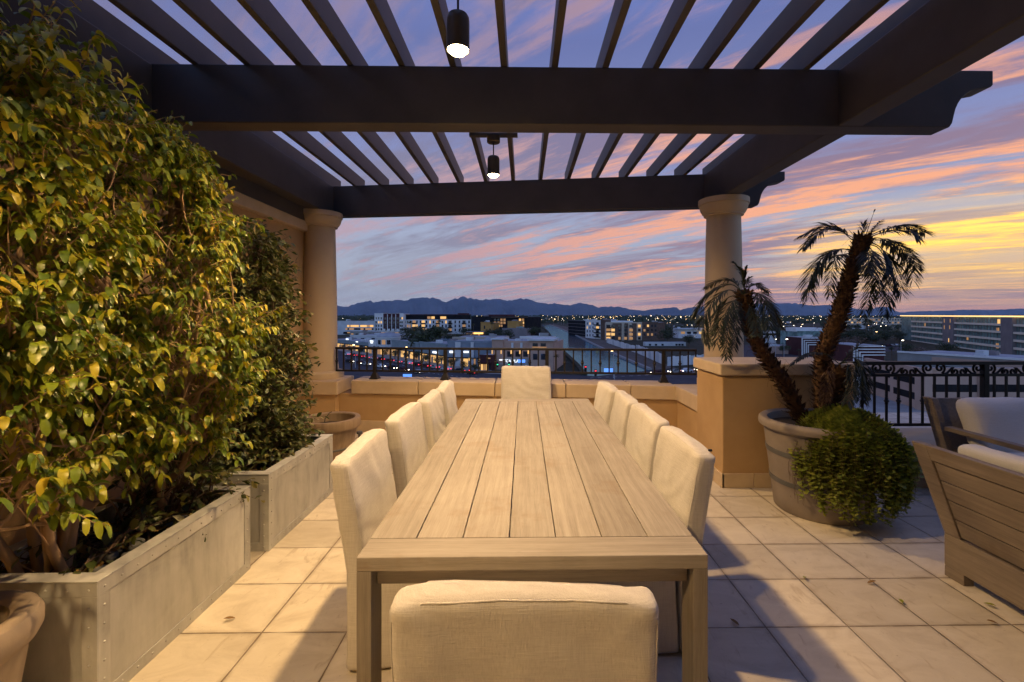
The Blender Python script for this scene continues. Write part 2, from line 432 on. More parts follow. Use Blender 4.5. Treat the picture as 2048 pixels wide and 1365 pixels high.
# ---- pendant lamps
for n, (px, dz_) in enumerate(((916, 540.), (987, 285.), (0, 0))):
    c = P(px, CY, 1.417*F/dz_) if dz_ else V((-1.22, .15, 0)); zb = 2.937  # last lamp is unseen: assumed, and placed to light planter and left walkway
    t = thing('pendant_lamp', ('dark cylinder pendant lamp hanging nearest over the table', 'dark cylinder pendant lamp hanging behind the cross beam', 'assumed dark cylinder pendant lamp, added out of view over the near end of the terrace')[n], 'lamp', (c.x, c.y, 3.32), 0, 'lit pendant lamps under the pergola')
    z = zb - 3.32
    MB().box(-.24, .24, -.03, .03, -.03, 0).build('mounting_bar', M['pergola'], t, bevel=.004)
    MB().lathe([(.0,-.03),(.065,-.03),(.065,-.085),(.06,-.09),(0,-.09)], 32).build('canopy', M['lamp_metal'], t, smooth=35)
    MB().tube([(0,0,-.09),(0,0,z+.16)], .006, 8).build('rod', M['lamp_metal'], t, smooth=60)
    MB().lathe([(0,z+.165),(.03,z+.163),(.05,z+.155),(.058,z+.14),(.060,z+.12),(.060,z-.03),(.056,z-.03),(.056,z+.0),(0,z+.0)], 36).build('shade', M['lamp_metal'], t, smooth=35)
    MB().lathe([(0,z-.052),(.02,z-.05),(.038,z-.044),(.05,z-.032),(.0545,z-.018),(.0545,z-.002),(0,z-.001)], 32).build('diffuser', M['diffuser'], t, smooth=50)
    L = bpy.data.lights.new('pendant_glow', 'SPOT'); L.energy = (290, 285, 310)[n]; L.color = (1.0, .645, .285)
    L.spot_size = radians((168, 168, 130)[n]); L.spot_blend = (.75, .75, .6)[n]; L.shadow_soft_size = .045
    lo = bpy.data.objects.new('pendant_glow', L); COL.objects.link(lo); lo.parent = t; lo.location = (0, 0, z - .062)

# ---- railings
def baluster(x, h, knot):
    mb = MB(); w = .0085
    mb.box(x-w, x+w, -w, w, 0, h)
    if knot:
        z = h*knot
        mb.lathe([(w, -.04),(.016,-.03),(.013,-.018),(.024,0),(.013,.018),(.016,.03),(w,.04)], 8, (x, 0, z), False)
    return mb
def post(w, h, foot=True):
    mb = MB(); mb.box(-w, w, -w, w, 0, h)
    if foot:
        p = [(-.052,-.052),(.052,-.052),(.052,.052),(-.052,.052)]; q = [(-w,-w),(w,-w),(w,w),(-w,w)]
        mb.box(-.058, .058, -.058, .058, 0, .012)
        mb.hexa([(x, y, .012) for x, y in p] + [(x*1.05, y*1.05, .085) for x, y in q])
    return mb
a = P(672, 0, 6.27); b = P(1393, 0, 5.88); ang = atan2(b.y - a.y, b.x - a.x); L = (b - a).to_2d().length
t = thing('metal_railing', 'black iron railing on the far parapet between the two columns', 'railing', (a.x, a.y, .668), ang)
zt = 1.09 - .668; zbt = .775 - .668
MB().box(0, L, -.024, .024, zt - .03, zt).build('top_rail', M['iron'], t, bevel=.006)
MB().box(0, L, -.013, .013, zbt - .013, zbt + .013).build('bottom_rail', M['iron'], t, bevel=.003)
posts = []
for px in (750, 891, 1094, 1327):
    s = (P(px, 0, 6.27 + (5.88 - 6.27) * (px - 672) / 721) - a).to_2d().length; posts.append(s)
    post(.022, zt - .028).build('post', M['iron'], t, bevel=.003, loc=(s, 0, 0))
k = 0; x = .03
balus = {}
segs = [0.0] + posts + [L]
for s0, s1 in zip(segs[:-1], segs[1:]):
    n = max(1, round((s1 - s0) / .112))
    for i in range(n + (s1 == L)):
        if i == 0 and s0 > 0: continue
        x = s0 + (s1 - s0) * i / n + (.01 if s0 == 0 and i == 0 else 0) - (.01 if i == n else 0)
        kn = (.45, 0)[i % 2]
        key = bool(kn)
        if key not in balus: balus[key] = baluster(0, zt - .03 - zbt, kn).mesh('baluster', M['iron'])
        o = link('baluster', balus[key], t); o.location = (x, 0, zbt)
t = thing('scrolled_railing', 'black iron railing with a band of scrolls on the low ledge at right', 'railing', (3.0, 4.52, .375))
Lr = 5.6; zt = .69; zs = .555; zbt = .07
MB().box(0, Lr, -.026, .026, zt - .035, zt).build('top_rail', M['iron'], t, bevel=.006)
MB().box(0, Lr, -.014, .014, zs - .014, zs + .014).build('middle_rail', M['iron'], t, bevel=.003)
MB().box(0, Lr, -.014, .014, zbt - .014, zbt + .014).build('bottom_rail', M['iron'], t, bevel=.003)
for xp in (1.52, 3.45, 5.4): post(.026, zt - .033).build('post', M['iron'], t, bevel=.003, loc=(xp, 0, 0))
bmesh_k = [baluster(0, zs - zbt, q).mesh('baluster', M['iron']) for q in (0, .48)]
for i in range(46):
    x = .07 + i*.119
    if min(abs(x - q) for q in (1.52, 3.45, 5.4)) < .03: continue
    o = link('baluster', bmesh_k[1 if i % 3 else 0], t); o.location = (x, 0, zbt)
def scroll():  # S scroll in the x-z plane, spans .24
    pts = []
    for i in range(26):
        q = i/25; a = -pi*.35 + q*2.6*pi; r = .053*(1 - .78*q); pts.append((.056 + r*cos(a), 0, .012 + r*sin(a)))
    pts = pts[::-1]
    end = []
    for i in range(26):
        q = i/25; a = pi*.65 + q*2.6*pi; r = .038*(1 - .78*q); end.append((.207 + r*cos(a), 0, -.024 + r*sin(a)))
    mid = [(.10,0,-.042),(.125,0,-.038),(.15,0,-.015),(.172,0,.008)]
    return pts + mid + end
scm = MB().tube(scroll(), .0105, 6).mesh('scroll', M['iron'], 60)
for i in range(20):
    o = link('scroll', scm, t); x = .02 + (i//2)*.5 + (0 if i % 2 == 0 else .49)
    o.location = (x, 0, (zt - .035 + zs + .014)/2)
    if i % 2: o.scale = (-1, 1, 1)

# ================================================================ dining table
TX, TY0, TY1, TZ, TW = .03, 1.462, 4.21, .765, 1.10
t = thing('dining_table', 'long weathered teak dining table with planked top and slab legs', 'table', (TX, (TY0+TY1)/2, 0))
hl = (TY1 - TY0)/2; hw = TW/2
mb = MB(); bw = TW/7
for i in range(7): mb.box(-hw + i*bw + .0017, -hw + (i+1)*bw - .0017, -hl + .128, hl - .128, TZ - .03, TZ)
mb.build('top_planks', M['teak'], t, bevel=.0018)
for s in (-1, 1):
    y0, y1 = sorted((s*hl, s*(hl - .125)))
    MB().box(-hw, hw, y0, y1, TZ - .044, TZ + .0004).build('breadboard_end', M['teak_x'], t, bevel=.003)
for s in (-1, 1):
    x0, x1 = sorted((s*hw, s*(hw - .042)))
    MB().box(x0, x1, -hl + .1252, hl - .1252, TZ - .044, TZ - .031).build('side_rail', M['teak'], t, bevel=.001)
    x0, x1 = sorted((s*(hw - .08), s*(hw - .105)))
    MB().box(x0, x1, -hl + .07, hl - .07, TZ - .115, TZ - .046).build('apron', M['teak'], t, bevel=.002)
    y0, y1 = sorted((s*(hl - .045), s*(hl - .07)))
    MB().box(-hw + .05, hw - .05, y0, y1, TZ - .108, TZ - .0455).build('apron', M['teak_x'], t, bevel=.002)
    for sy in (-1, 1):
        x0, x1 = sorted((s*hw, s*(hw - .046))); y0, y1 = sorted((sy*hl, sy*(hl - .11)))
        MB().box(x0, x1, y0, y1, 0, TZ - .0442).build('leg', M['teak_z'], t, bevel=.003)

# ================================================================ slip-covered chairs
def chair_meshes(seed):
    H = .905; W = .60
    def wr(p, k, a):  # cloth wrinkles
        q = V((p.x*3.1 + seed*7, p.y*5 + seed*3, p.z*4 - seed))
        n = noise.noise(q)*.6 + noise.noise(q*2.3)*.3
        f = .7*noise.noise(V((p.y*3 + seed, (p.z + (.5 if seed % 2 else -.7)*p.y + .2*noise.noise(p*4))*13, seed)))
        return a*(n + .55*f*k)
    def back(p):
        q = max(0, p.z - .42)/.48
        lean = -.075*q**1.1
        puff = .010*sin(pi*min(1, max(0, (p.z - .45)/.46)))*cos(pi*p.y/.66)
        w = wr(p, 1.3 if p.z > .5 else .6, .011)
        sgn = 1 if p.x > .06 else -1
        top = .020*noise.noise(V((p.y*5 + seed*5, seed, p.x*4)))*max(0, q - .6)*2.5
        ck = V((0, abs(p.y) - .30, p.z - .90)).length; w += .0045*sin(75*(abs(p.y)*.8 - (p.z - .9)*.6) + seed*2)*math.exp(-ck/.07)
        cor = -.02*max(0, q-.8)*5*max(0, abs(p.y)/.3 - .75)*4*.4
        return V((p.x + lean + sgn*puff*.6 + w*sgn, p.y*(1 + .01*sin(p.z*7 + seed)) - .006*q*(1 if p.y > 0 else -1), p.z + top + cor + .006*sin(p.y*9 + seed)*max(0, q-.7)))
    bk = MB().soft((.06, 0, H/2 + .006), (.088, W, H - .012), .026, (4, 30, 44), back)
    def seat(p): return V((p.x, p.y, p.z + .012*cos(pi*p.y/.62)*cos(pi*(p.x-.37)/.6) + wr(p, 0, .004)))
    st = MB().soft((.365, 0, .445), (.50, .585, .11), .03, (12, 14, 3), seat)
    def skirt(p):
        d = (1 - p.z/.4)*.012
        f = .006*sin(p.y*34 + seed)*(1 - p.z/.4) + wr(p, 0, .004)
        return V((p.x + d*(1 if p.x > .35 else -1) + f, p.y*(1 + d*.6) + .004*sin(p.x*31)*(1 - p.z/.4), p.z))
    sk = MB().soft((.365, 0, .205), (.485, .57, .39), .02, (12, 14, 8), skirt)
    pip = MB()
    for xo in (.0965, .0235):
        path = []
        for i in range(41):  # up one side, over, down the other
            if i <= 15: y, z = -W/2 + .0075, .05 + i*(H - .04 - .05)/15
            elif i >= 25: y, z = W/2 - .0075, .05 + (40 - i)*(H - .04 - .05)/15
            else:
                u = (i - 15)/10; y = -W/2 + .02 + u*(W - .04); z = H - .0075 + (-.004 if i in (15, 25) else 0)
            path.append(back(V((xo, y, z))))
        pip.tube(path, .0024, 5)
    return [('backrest', bk.mesh('backrest', M['linen'], 60)), ('seat', st.mesh('seat', M['linen'], 60)),
            ('skirt', sk.mesh('skirt', M['linen'], 60)), ('piping', pip.mesh('piping', M['linen'], 80))]
cmeshes = [chair_meshes(s) for s in (1, 2, 3)]
def chair(x, y, rot, var, label):
    t = thing('dining_chair', label, 'chair', (x, y, 0), rot, 'slip-covered chairs around the dining table')
    for n, me in cmeshes[var]: link(n, me, t)
    return t
for i, (y, x, r) in enumerate(((2.28, -.775, .02), (3.07, -.765, -.02), (3.66, -.715, .01), (4.16, -.69, .03))):
    chair(x, y, r, i % 3, ('oat linen chair nearest the camera along the left side of the table',
        'oat linen chair second from the camera along the planter side',
        'oat linen chair third from the camera along the planter side',
        'oat linen chair at the far left corner of the table')[i])
for i, (y, x, r) in enumerate(((2.35, .80, .0), (3.0, .795, .02), (3.58, .77, -.02), (4.12, .735, .02))):
    chair(x, y, pi + r, (i + 1) % 3, ('oat linen chair with a small dark bug mark, nearest on the right side',
        'oat linen chair second from the camera on the palm side',
        'oat linen chair third from the camera on the palm side',
        'oat linen chair at the far right corner of the table')[i])
chair(.002, 1.06, pi/2, 1, 'oat linen chair at the near table end with its back to the camera')
chair(.03, 5.64, -pi/2, 2, 'oat linen chair at the far table end facing the camera')
# the small dark bug sitting on the front right chair
q = P(1420, 910, 2.07)
tag(MB().soft((0,0,0), (.018,.012,.01), .004, (2,2,2)).build('beetle', M['rubber'], smooth=60, loc=(.842, 2.10, .908)), 'tiny dark beetle on top of the front right chair back', 'insect')

# ================================================================ planters and pots
rivet_mesh = MB().lathe([(.0052,0),(.0046,.0018),(.0028,.003),(0,.0034)], 10).mesh('rivet', M['zinc'], 60)
def planter(yc, label):
    t = thing('zinc_planter', label, 'planter', (-1.955, yc, 0), 0, 'riveted zinc trough planters along the wall')
    a, b, h, w = .315, .5, .49, .028
    mb = MB()
    mb.box(-a, a, -b, -b+w, 0, h).box(-a, a, b-w, b, 0, h).box(-a, -a+w, -b+w, b-w, 0, h).box(a-w, a, -b+w, b-w, 0, h)
    mb.build('box', M['zinc'], t)
    fr = MB(); e = .004; s = .055
    for sx in (-1, 1):
        x0, x1 = sorted((sx*a, sx*(a + e)))
        fr.box(x0, x1, -b, b, h - s, h).box(x0, x1, -b, b, 0, s).box(x0, x1, -b, -b + s, s, h - s).box(x0, x1, b - s, b, s, h - s)
        y0, y1 = sorted((sx*b, sx*(b + e)))
        fr.box(-a - e, a + e, y0, y1, h - s, h).box(-a - e, a + e, y0, y1, 0, s).box(-a - e, -a + s, y0, y1, s, h - s).box(a - s, a + e, y0, y1, s, h - s)
    straps = fr.build('edge_straps', M['zinc'], t, bevel=.0015)
    rm = MB(); q = .062
    rm.box(-a-e-.002, a+e+.002, -b-e-.002, -b+q, h+.001, h+.007).box(-a-e-.002, a+e+.002, b-q, b+e+.002, h+.001, h+.007)
    rm.box(-a-e-.002, -a+q, -b+q, b-q, h+.001, h+.007).box(a-q, a+e+.002, -b+q, b-q, h+.001, h+.007)
    rm.build('rim', M['zinc'], t, bevel=.002)
    def riv(x, y, z, n):
        o = link('rivet', rivet_mesh, straps); o.location = (x, y, z); o.rotation_euler = V(n).to_track_quat('Z', 'Y').to_euler()
    for i in range(13):
        y = -b + .03 + i*(2*b - .06)/12
        for z in (.028, h - .028): riv(a + e, y, z, (1,0,0))
    for i in range(1, 6):
        z = .028 + i*(h - .056)/6
        for y in (-b + .028, b - .028): riv(a + e, y, z, (1,0,0))
        for x in (-a + .028, a - .028): riv(x, -b - e, z, (0,-1,0))
    for i in range(8):
        x = -a + .028 + i*(2*a - .056)/7
        for z in (.028, h - .028): riv(x, -b - e, z, (0,-1,0))
    g = MB(); n = 14; vs = []; fs = []
    for i in range(n):
        for j in range(n):
            x = -a + w + i*(2*a - 2*w)/(n-1); y = -b + w + j*(2*b - 2*w)/(n-1)
            vs.append((x, y, .385 + .035*noise.noise(V((x*6, y*6, yc)))))
    for i in range(n-1):
        for j in range(n-1): fs.append((i*n+j, (i+1)*n+j, (i+1)*n+j+1, i*n+j+1))
    g.add(vs, fs).build('soil', M['soil'], t, smooth=60)
    return t
planter(2.325, 'aged zinc trough planter nearest the camera, holding the big ficus')
planter(3.535, 'aged zinc trough planter behind the first, holding the dark climber')

c = V((-1.95, 4.73, 0))
t = thing('barrel_pot', 'empty brown barrel-style pot with thick rim beside the far planter', 'pot', c)
MB().lathe([(.0,.0),(.205,.0),(.21,.02),(.232,.18),(.234,.20),(.232,.21),(.262,.385),(.264,.392),(.292,.398),(.297,.41),(.297,.478),(.290,.49),(.248,.49),(.24,.48),(.238,.40),(.225,.36)], 48).build('body', M['barrel'], t, smooth=35)
MB().lathe([(0,.40),(.237,.40)], 40, cap=False).build('soil', M['soil'], t)
MB().lathe([(.2345,.195),(.2395,.2),(.2395,.212),(.236,.216)], 48, cap=False).build('wire_hoop', M['pot_band'], t, smooth=50)
MB().tube([(-.06,.02,.40),(-.055,.03,.47),(-.02,.05,.525),(.0,.06,.535)], .004, 6).build('drip_tube', M['rubber'], t, smooth=60)
q = P(719, 868, 5.25)
t = thing('garden_tap', 'small grey valve on the parapet foot beside the barrel pot', 'tap', (q.x, q.y, .10))
MB().tube([(0,0,-.10),(0,0,.08)], .014, 10).build('pipe', M['pot_band'], t, smooth=60)
MB().lathe([(.0,.08),(.03,.085),(.034,.1),(.03,.115),(0,.12)], 16).build('handwheel', M['pot_band'], t, smooth=50)

t = thing('tan_pot', 'tan resin pot with a thick rounded rim at the foot of the near planter', 'pot', (-1.90, 1.555, 0))
MB().lathe([(0,0),(.15,0),(.155,.01),(.165,.12),(.178,.13),(.18,.145),(.17,.16),(.20,.375),(.205,.385),(.222,.40),(.236,.43),(.236,.47),(.225,.492),(.205,.50),(.17,.497),(.152,.48),(.148,.40)], 48).build('body', M['pot_tan'], t, smooth=40)
MB().lathe([(0,.42),(.149,.42)], 32, cap=False).build('soil', M['soil'], t)

PC = P(1640, 0, 3.68); PC = V((PC.x, PC.y, 0))
t = thing('palm_pot', 'large taupe tapered pot with two grey hoops, holding the palm', 'pot', PC)
def pr(z): return .325 + .075*z/.63
MB().lathe([(0,0),(pr(0)-.01,0),(pr(0),.012)] + [(pr(z/10), z/10) for z in range(1, 6)] + [(pr(.62),.62),(.415,.63),(.435,.645),(.44,.668),(.435,.692),(.42,.705),(.39,.705),(.372,.695),(.365,.66),(.36,.60)], 56).build('body', M['pot_grey'], t, smooth=40)
for z in (.215, .44):
    MB().lathe([(pr(z)-.002, z),(pr(z)+.006, z+.002),(pr(z+.04)+.006, z+.038),(pr(z+.04)-.002, z+.04)], 56, cap=False).build('hoop', M['pot_band'], t, smooth=40)
MB().lathe([(0,.64),(.366,.64)], 40, cap=False).build('soil', M['soil'], t)

# ================================================================ outdoor sofas
# near sofa: its slatted back faces the table, it looks to +x
t = thing('outdoor_sofa', 'slatted teak sofa with its back to the table and a white cushion', 'sofa', (2.46, 1.55, 0))
YA, YB = -1.0, 1.15   # local y extent (far end at YB)
def bx(z): return 0 if z < .25 else -.195*(z - .25)/.53
def lean(mb, y0, y1, z0, z1, th, off=0):
    p = [(bx(z0)+off, z0), (bx(z0)+off+th, z0), (bx(z1)+off+th, z1), (bx(z1)+off, z1)]
    mb.prism([(x, y0, z) for x, z in p], (0, y1 - y0, 0))
for q in (YB - .10, YA): mb = MB(); lean(mb, q, q + .10, .25, .785, .05); mb.build('back_stile', M['teak_dark'], t, bevel=.004)
mb = MB(); lean(mb, YA + .1002, YB - .1002, .70, .785, .05); mb.build('top_rail', M['teak_dark'], t, bevel=.004)
mb = MB()
for i in range(4): z = .262 + i*.1095; lean(mb, YA + .1, YB - .1, z, z + .1035, .022, .012)
mb.build('back_slats', M['teak_dark'], t, bevel=.002)
MB().box(0, .05, YA, YB, .062, .249).build('base_board', M['teak_dark'], t, bevel=.004)
MB().box(.05, .80, YB - .05, YB, .062, .249).build('side_board', M['teak_dark'], t, bevel=.004)
for x0 in (.001, .72):
    for y0 in (YB - .121, YA + .001):
        MB().box(x0, x0 + .06, y0, y0 + .12, 0, .0615).build('foot', M['teak_dark'], t, bevel=.003)
MB().box(-.10, .78, YB - .062, YB - .002, .53, .565).build('armrest', M['teak_dark'], t, bevel=.004)
MB().soft((.42, .05, .33), (.70, 1.98, .16), .05, (6, 12, 3)).build('seat_cushion', M['canvas'], t, smooth=60)
def bc(p): return V((p.x - .19*(p.z - .4)/.4 + .01*noise.noise(p*6), p.y, p.z + .012*noise.noise(p*4)))
for yy in (.53, -.45):
    MB().soft((.165, yy, .60), (.17, .95, .45), .065, (4, 16, 10), bc).build('back_cushion', M['canvas'], t, smooth=60)
# far sofa: faces the camera, back to the railing
t = thing('outdoor_armchair', 'teak framed sofa with plump white back cushion near the scrolled railing', 'sofa', (3.47, 3.36, 0))
def fx(z): return .36 + .20*(z - .25)/.55
def leany(mb, x0, x1, z0, z1, th, off=0):
    p = [(fx(z0)+off, z0), (fx(z0)+off+th, z0), (fx(z1)+off+th, z1), (fx(z1)+off, z1)]
    mb.prism([(x0, y, z) for y, z in p], (x1 - x0, 0, 0))
mb = MB(); leany(mb, 0, .055, .03, .81, .10); mb.build('back_stile', M['teak_dark'], t, bevel=.005)
mb = MB(); leany(mb, .056, 1.9, .40, .80, .03, .06); mb.build('back_panel', M['teak_dark'], t, bevel=.004)
MB().box(.0, .07, -.62, .45, .565, .60).build('armrest', M['teak_dark'], t, bevel=.004)
MB().box(.005, .06, -.60, -.51, 0, .564).build('front_leg', M['teak_dark'], t, bevel=.004)
MB().box(.061, 1.9, -.58, .36, .17, .28).build('seat_frame', M['teak_dark'], t, bevel=.004)
MB().soft((.98, -.14, .37), (1.8, .88, .17), .05, (12, 8, 3)).build('seat_cushion', M['canvas'], t, smooth=60)
def bc2(p):
    q = (p.z - .42)/.42
    return V((p.x + .012*noise.noise(p*5), p.y + .16*q + .02*noise.noise(p*3.5) + .008*sin(p.x*40)*max(0, .5 - abs(p.x - .12)*4), p.z + .02*noise.noise(V((p.x*4, 0, 1)))))
MB().soft((.52, .265, .63), (.86, .20, .42), .085, (20, 4, 12), bc2).build('back_cushion', M['canvas'], t, smooth=60)
MB().soft((1.42, .265, .63), (.86, .20, .42), .085, (16, 4, 10), bc2).build('back_cushion', M['canvas'], t, smooth=60)
# ================================================================ plants
def rv(r=1): return V((R.uniform(-r, r), R.uniform(-r, r), R.uniform(-r, r)))
def leaf(mb, p, d, up, L, W, droop=1.0, n=5, fold=.35, twist=0.0):
    d = d.normalized(); side = d.cross(up)
    if side.length < 1e-4: side = d.orthogonal()
    side.normalize(); nrm = side.cross(d).normalized()
    if twist:
        m = Matrix.Rotation(twist, 3, d); side = m @ side; nrm = m @ nrm
    c = V(p); vs = []; fs = []
    for i in range(n):
        s = i/(n-1)
        w = W*.5*(sin(pi*min(1, s*.95 + .025)**.95)**.62)
        if i == n-1: w = W*.03
        vs += [c - side*w + nrm*w*fold, c, c + side*w + nrm*w*fold]
        t = (d + V((0,0,-1))*droop*s).normalized()
        c = c + t*(L/(n-1))
        nrm = side.cross(t).normalized()
    for i in range(n-1):
        a = i*3; fs += [(a, a+1, a+4, a+3), (a+1, a+2, a+5, a+4)]
    mb.add(vs, fs)
def curve(p0, p1, sag, n=6, wob=.02):
    p0 = V(p0); p1 = V(p1); m = (p0 + p1)/2 + V(sag); o = []
    for i in range(n):
        t = i/(n-1); q = p0*(1-t)**2 + m*2*t*(1-t) + p1*t*t
        o.append(q + (rv(wob) if 0 < i < n-1 else V((0,0,0))))
    return o
def ficus(label, base, stems, anchors, axis, LL, dens):
    t = thing('ficus_tree', label, 'tree', base)
    B = V(base); wood = MB(); lv = MB(); paths = []
    for (x0, y0, x1, y1, z1) in stems:
        a = V((x0, y0, .36)); b = V((x1, y1, z1))
        pth = [a]; n = 12
        for i in range(1, n):
            q = i/(n-1); pth.append(a.lerp(b, q) + rv(.022) + V(((R.random()-.5)*.03, 0, 0)))
        paths.append(pth); wood.tube([p - B for p in pth], [.019*(1 - .72*i/(n-1)) + .002 for i in range(n)], 7)
    allp = [q for p in paths for q in p]
    for p in anchors:
        best = min(allp, key=lambda q: (q - p).length + 3*max(0, q.z - p.z + .12))
        br = curve(best, p, V((0, 0, -.03)) + (p - best)*.1 + rv(.03), 7, .012)
        wood.tube([q - B for q in br], [.0075*(1 - i/8) + .0012 for i in range(7)], 5, False)
        allp.append(br[4])
        out = (p - V((axis[0], axis[1], p.z))); out.z = 0
        out = out.normalized() if out.length > .01 else V((1, 0, 0))
        tw = [br[3:]]
        for k in range(R.choice((2, 3, 3, 4))):
            d = (out*.8 + rv(.8) + V((0, 0, R.uniform(-.1, .75)))).normalized()
            e = p + d*R.uniform(.09, .22); s = br[R.choice((4, 5, 6, 6))]
            tp = curve(s, e, V((0, 0, .02)), 5, .008); tw.append(tp)
            wood.tube([q - B for q in tp], [.0032, .0027, .0022, .0018, .0011], 4, False)
        for tp in tw:
            n = len(tp); k = int((7 if len(tp) > 4 else 4)*dens + R.random())
            for j in range(k):
                q = .25 + .75*(j + R.random()*.5)/k; f = min(q, .999)*(n-1); i = int(f)
                pos = tp[i].lerp(tp[min(i+1, n-1)], f - i)
                td = (tp[min(i+1, n-1)] - tp[i]); td = td.normalized() if td.length > 1e-6 else out
                sd = td.cross(V((0,0,1))); sd = (sd.normalized() if sd.length > .01 else rv()) * (1 if j % 2 else -1)
                d = (td*.7 + sd*.75 + out*.25 + rv(.35) + V((0,0,R.uniform(-.1,.35))))
                L = LL*R.choice((.5, .75, .9, 1.0, 1.1, 1.3))*R.uniform(.85, 1.12)
                leaf(lv, pos - B, d, V((0,0,1)) + rv(.35), L*1.12, L*R.uniform(.37, .50), R.uniform(1.5, 5.5), 7, R.uniform(.05, .32), R.gauss(0, .6))
    top = sorted(anchors, key=lambda q_: -(q_.z*1.1 + q_.x*1.3 + q_.y*.35))[:150]
    for i in range(60):  # long loose shoots breaking the outline
        p = R.choice(top); d = (V((.45, .15, .8)) + rv(.6)).normalized(); L_ = R.uniform(.14, .34); e = p + d*L_
        tp = curve(p, e + V((0, 0, -.06)), V((0, 0, .07)) + rv(.03), 8, .008)
        wood.tube([q - B for q in tp], [.003,.0027,.0024,.0021,.0018,.0015,.0012,.0009], 4, False)
        for j in range(int(L_*34)):
            f = R.uniform(.1, .999)*7; i_ = int(f); pos = tp[i_].lerp(tp[i_+1], f - i_); td = (tp[i_+1] - tp[i_]).normalized()
            leaf(lv, pos - B, td*.6 + rv(.8) + V((0,0,.1)), V((0,0,1)) + rv(.4), LL*R.uniform(.6, 1.25), LL*R.uniform(.34, .5), R.uniform(1.0, 4.5), 7, R.uniform(.05, .32), R.gauss(0, .6))
    for i in range(520):
        q = R.choice(allp); r = R.choice(anchors) + V((R.uniform(-.02, .07), 0, R.uniform(0, .1)))
        if r.z > q.z - .1 and (q - r).length < .9: k = R.uniform(.5, 1); wood.tube([w_ - B for w_ in curve(q, r, rv(.06) + V((0,0,.05)), 7, .014)], [u_*k for u_ in (.0055,.005,.0045,.004,.0032,.0024,.0014)], 5, False)
    wood.build('branches', M['bark'], t, smooth=70, fix=False)
    lv.build('foliage', M['ficus'], t, smooth=179, fix=False)
    return t
def envelope(n, fn, surf=.62):
    o = []
    while len(o) < n:
        p = fn(); o.append(p)
    return o
# ficus nearest the camera: column of foliage rising out of the first planter
def envA():
    while True:
        z = R.uniform(.80, 2.72); q = (z - .8)/1.92
        ry = .58 - .10*q; rx = .40 + .04*sin(pi*q) - .12*max(0, q - .7)
        a = R.uniform(-pi, pi); r = sqrt(R.uniform(.10, 1)) if R.random() < .35 else R.uniform(.72, 1)
        p = V((-2.06 + rx*r*cos(a), 1.76 + ry*r*sin(a), z))
        if p.x < -2.5: continue
        if z > 2.45 and p.y > 1.75: continue
        if noise.noise(p*3.3) < -.08: continue
        if cos(a) < -.3 and R.random() < .7: continue
        return p
def envB():
    while True:
        z = R.uniform(.72, 2.38); q = (z - .72)/1.66
        cy = 2.38 + .05*sin(pi*q); ry = .34 + .08*sin(pi*min(1, q*1.1)) - .20*max(0, q - .6)
        rx = .34 + .20*sin(pi*min(1, q*1.15)) - .22*max(0, q - .6)
        a = R.uniform(-pi, pi); r = sqrt(R.uniform(.10, 1)) if R.random() < .35 else R.uniform(.72, 1)
        p = V((-2.02 + rx*r*cos(a), cy + ry*r*sin(a), z))
        if noise.noise(p*3.3 + V((5,0,0))) < -.10: continue
        if cos(a) < -.3 and R.random() < .7: continue
        return p
ficus('tall ficus with big drooping yellow-green leaves, nearest the camera', (-2.0, 2.02, .37),
      [(-2.02,2.0,-2.1,1.65,2.5),(-1.98,2.03,-1.95,1.9,2.55),(-2.03,2.05,-2.25,1.95,2.4),(-1.97,1.98,-1.85,1.8,2.2),(-2.0,2.06,-2.05,2.1,2.4),(-2.06,1.97,-2.2,1.4,2.45),(-1.96,2.02,-1.75,2.0,1.9),(-1.95,1.98,-1.72,1.6,1.6),(-1.97,2.0,-1.8,2.1,1.5)],
      envelope(400, envA), (-2.1, 1.78), .051, 1.4)
ficus('bushy ficus leaning out over the planter, behind the tallest one', (-2.0, 2.52, .37),
      [(-2.0,2.5,-2.05,2.35,2.3),(-1.97,2.54,-1.85,2.5,2.25),(-2.02,2.56,-2.2,2.6,2.2),(-1.96,2.5,-1.75,2.4,1.7),(-1.98,2.58,-1.8,2.7,1.9),(-1.96,2.52,-1.65,2.6,1.4),(-2.03,2.5,-2.15,2.4,2.1),(-1.95,2.5,-1.62,2.45,1.9)],
      envelope(430, envB), (-2.1, 2.42), .047, 1.4)

def shrub(name, label, base, axis, n, env, LL, mat, ls=9, wood='bark_dark', lmax=.2):
    t = thing(name, label, 'shrub', base); B = V(base); wd = MB(); lv = MB()
    for i in range(n):
        p = env()
        s = V((axis[0] + R.uniform(-.18, .12), axis[1] + R.uniform(-.25, .25), .38 + max(0, p.z - .75)*R.uniform(.3, .8)))
        br = curve(s, p, V((0, 0, .06)) + rv(.06), 6, .02)
        wd.tube([q - B for q in br], [.004*(1 - i/7) + .0009 for i in range(6)], 4, False)
        out = p - V((axis[0], axis[1], p.z)); out = out.normalized() if out.length > .01 else V((1,0,0))
        e = p + (out*.6 + rv(.9)).normalized()*R.uniform(.06, lmax) - V((0,0,R.uniform(0,.05)))
        tp = br[3:] + curve(p, e, V((0,0,.02)), 4, .01)[1:]
        wd.tube([q - B for q in tp[2:]], .0013, 3, False)
        for j in range(ls):
            f = (j + R.random())/ls*(len(tp) - 1.001); k = int(f); pos = tp[k].lerp(tp[k+1], f - k)
            td = (tp[k+1] - tp[k]).normalized()
            d = td*.4 + rv(.8) + out*.35; L = LL*R.uniform(.6, 1.15)
            leaf(lv, pos - B, d, V((0,0,1)) + rv(.6), L, L*R.uniform(.45, .6), R.uniform(.1, 1.1), 4, R.uniform(.05, .35), R.gauss(0, .5))
    wd.build('branches', M[wood], t, smooth=70, fix=False)
    lv.build('foliage', M[mat], t, smooth=179, fix=False)
    return t
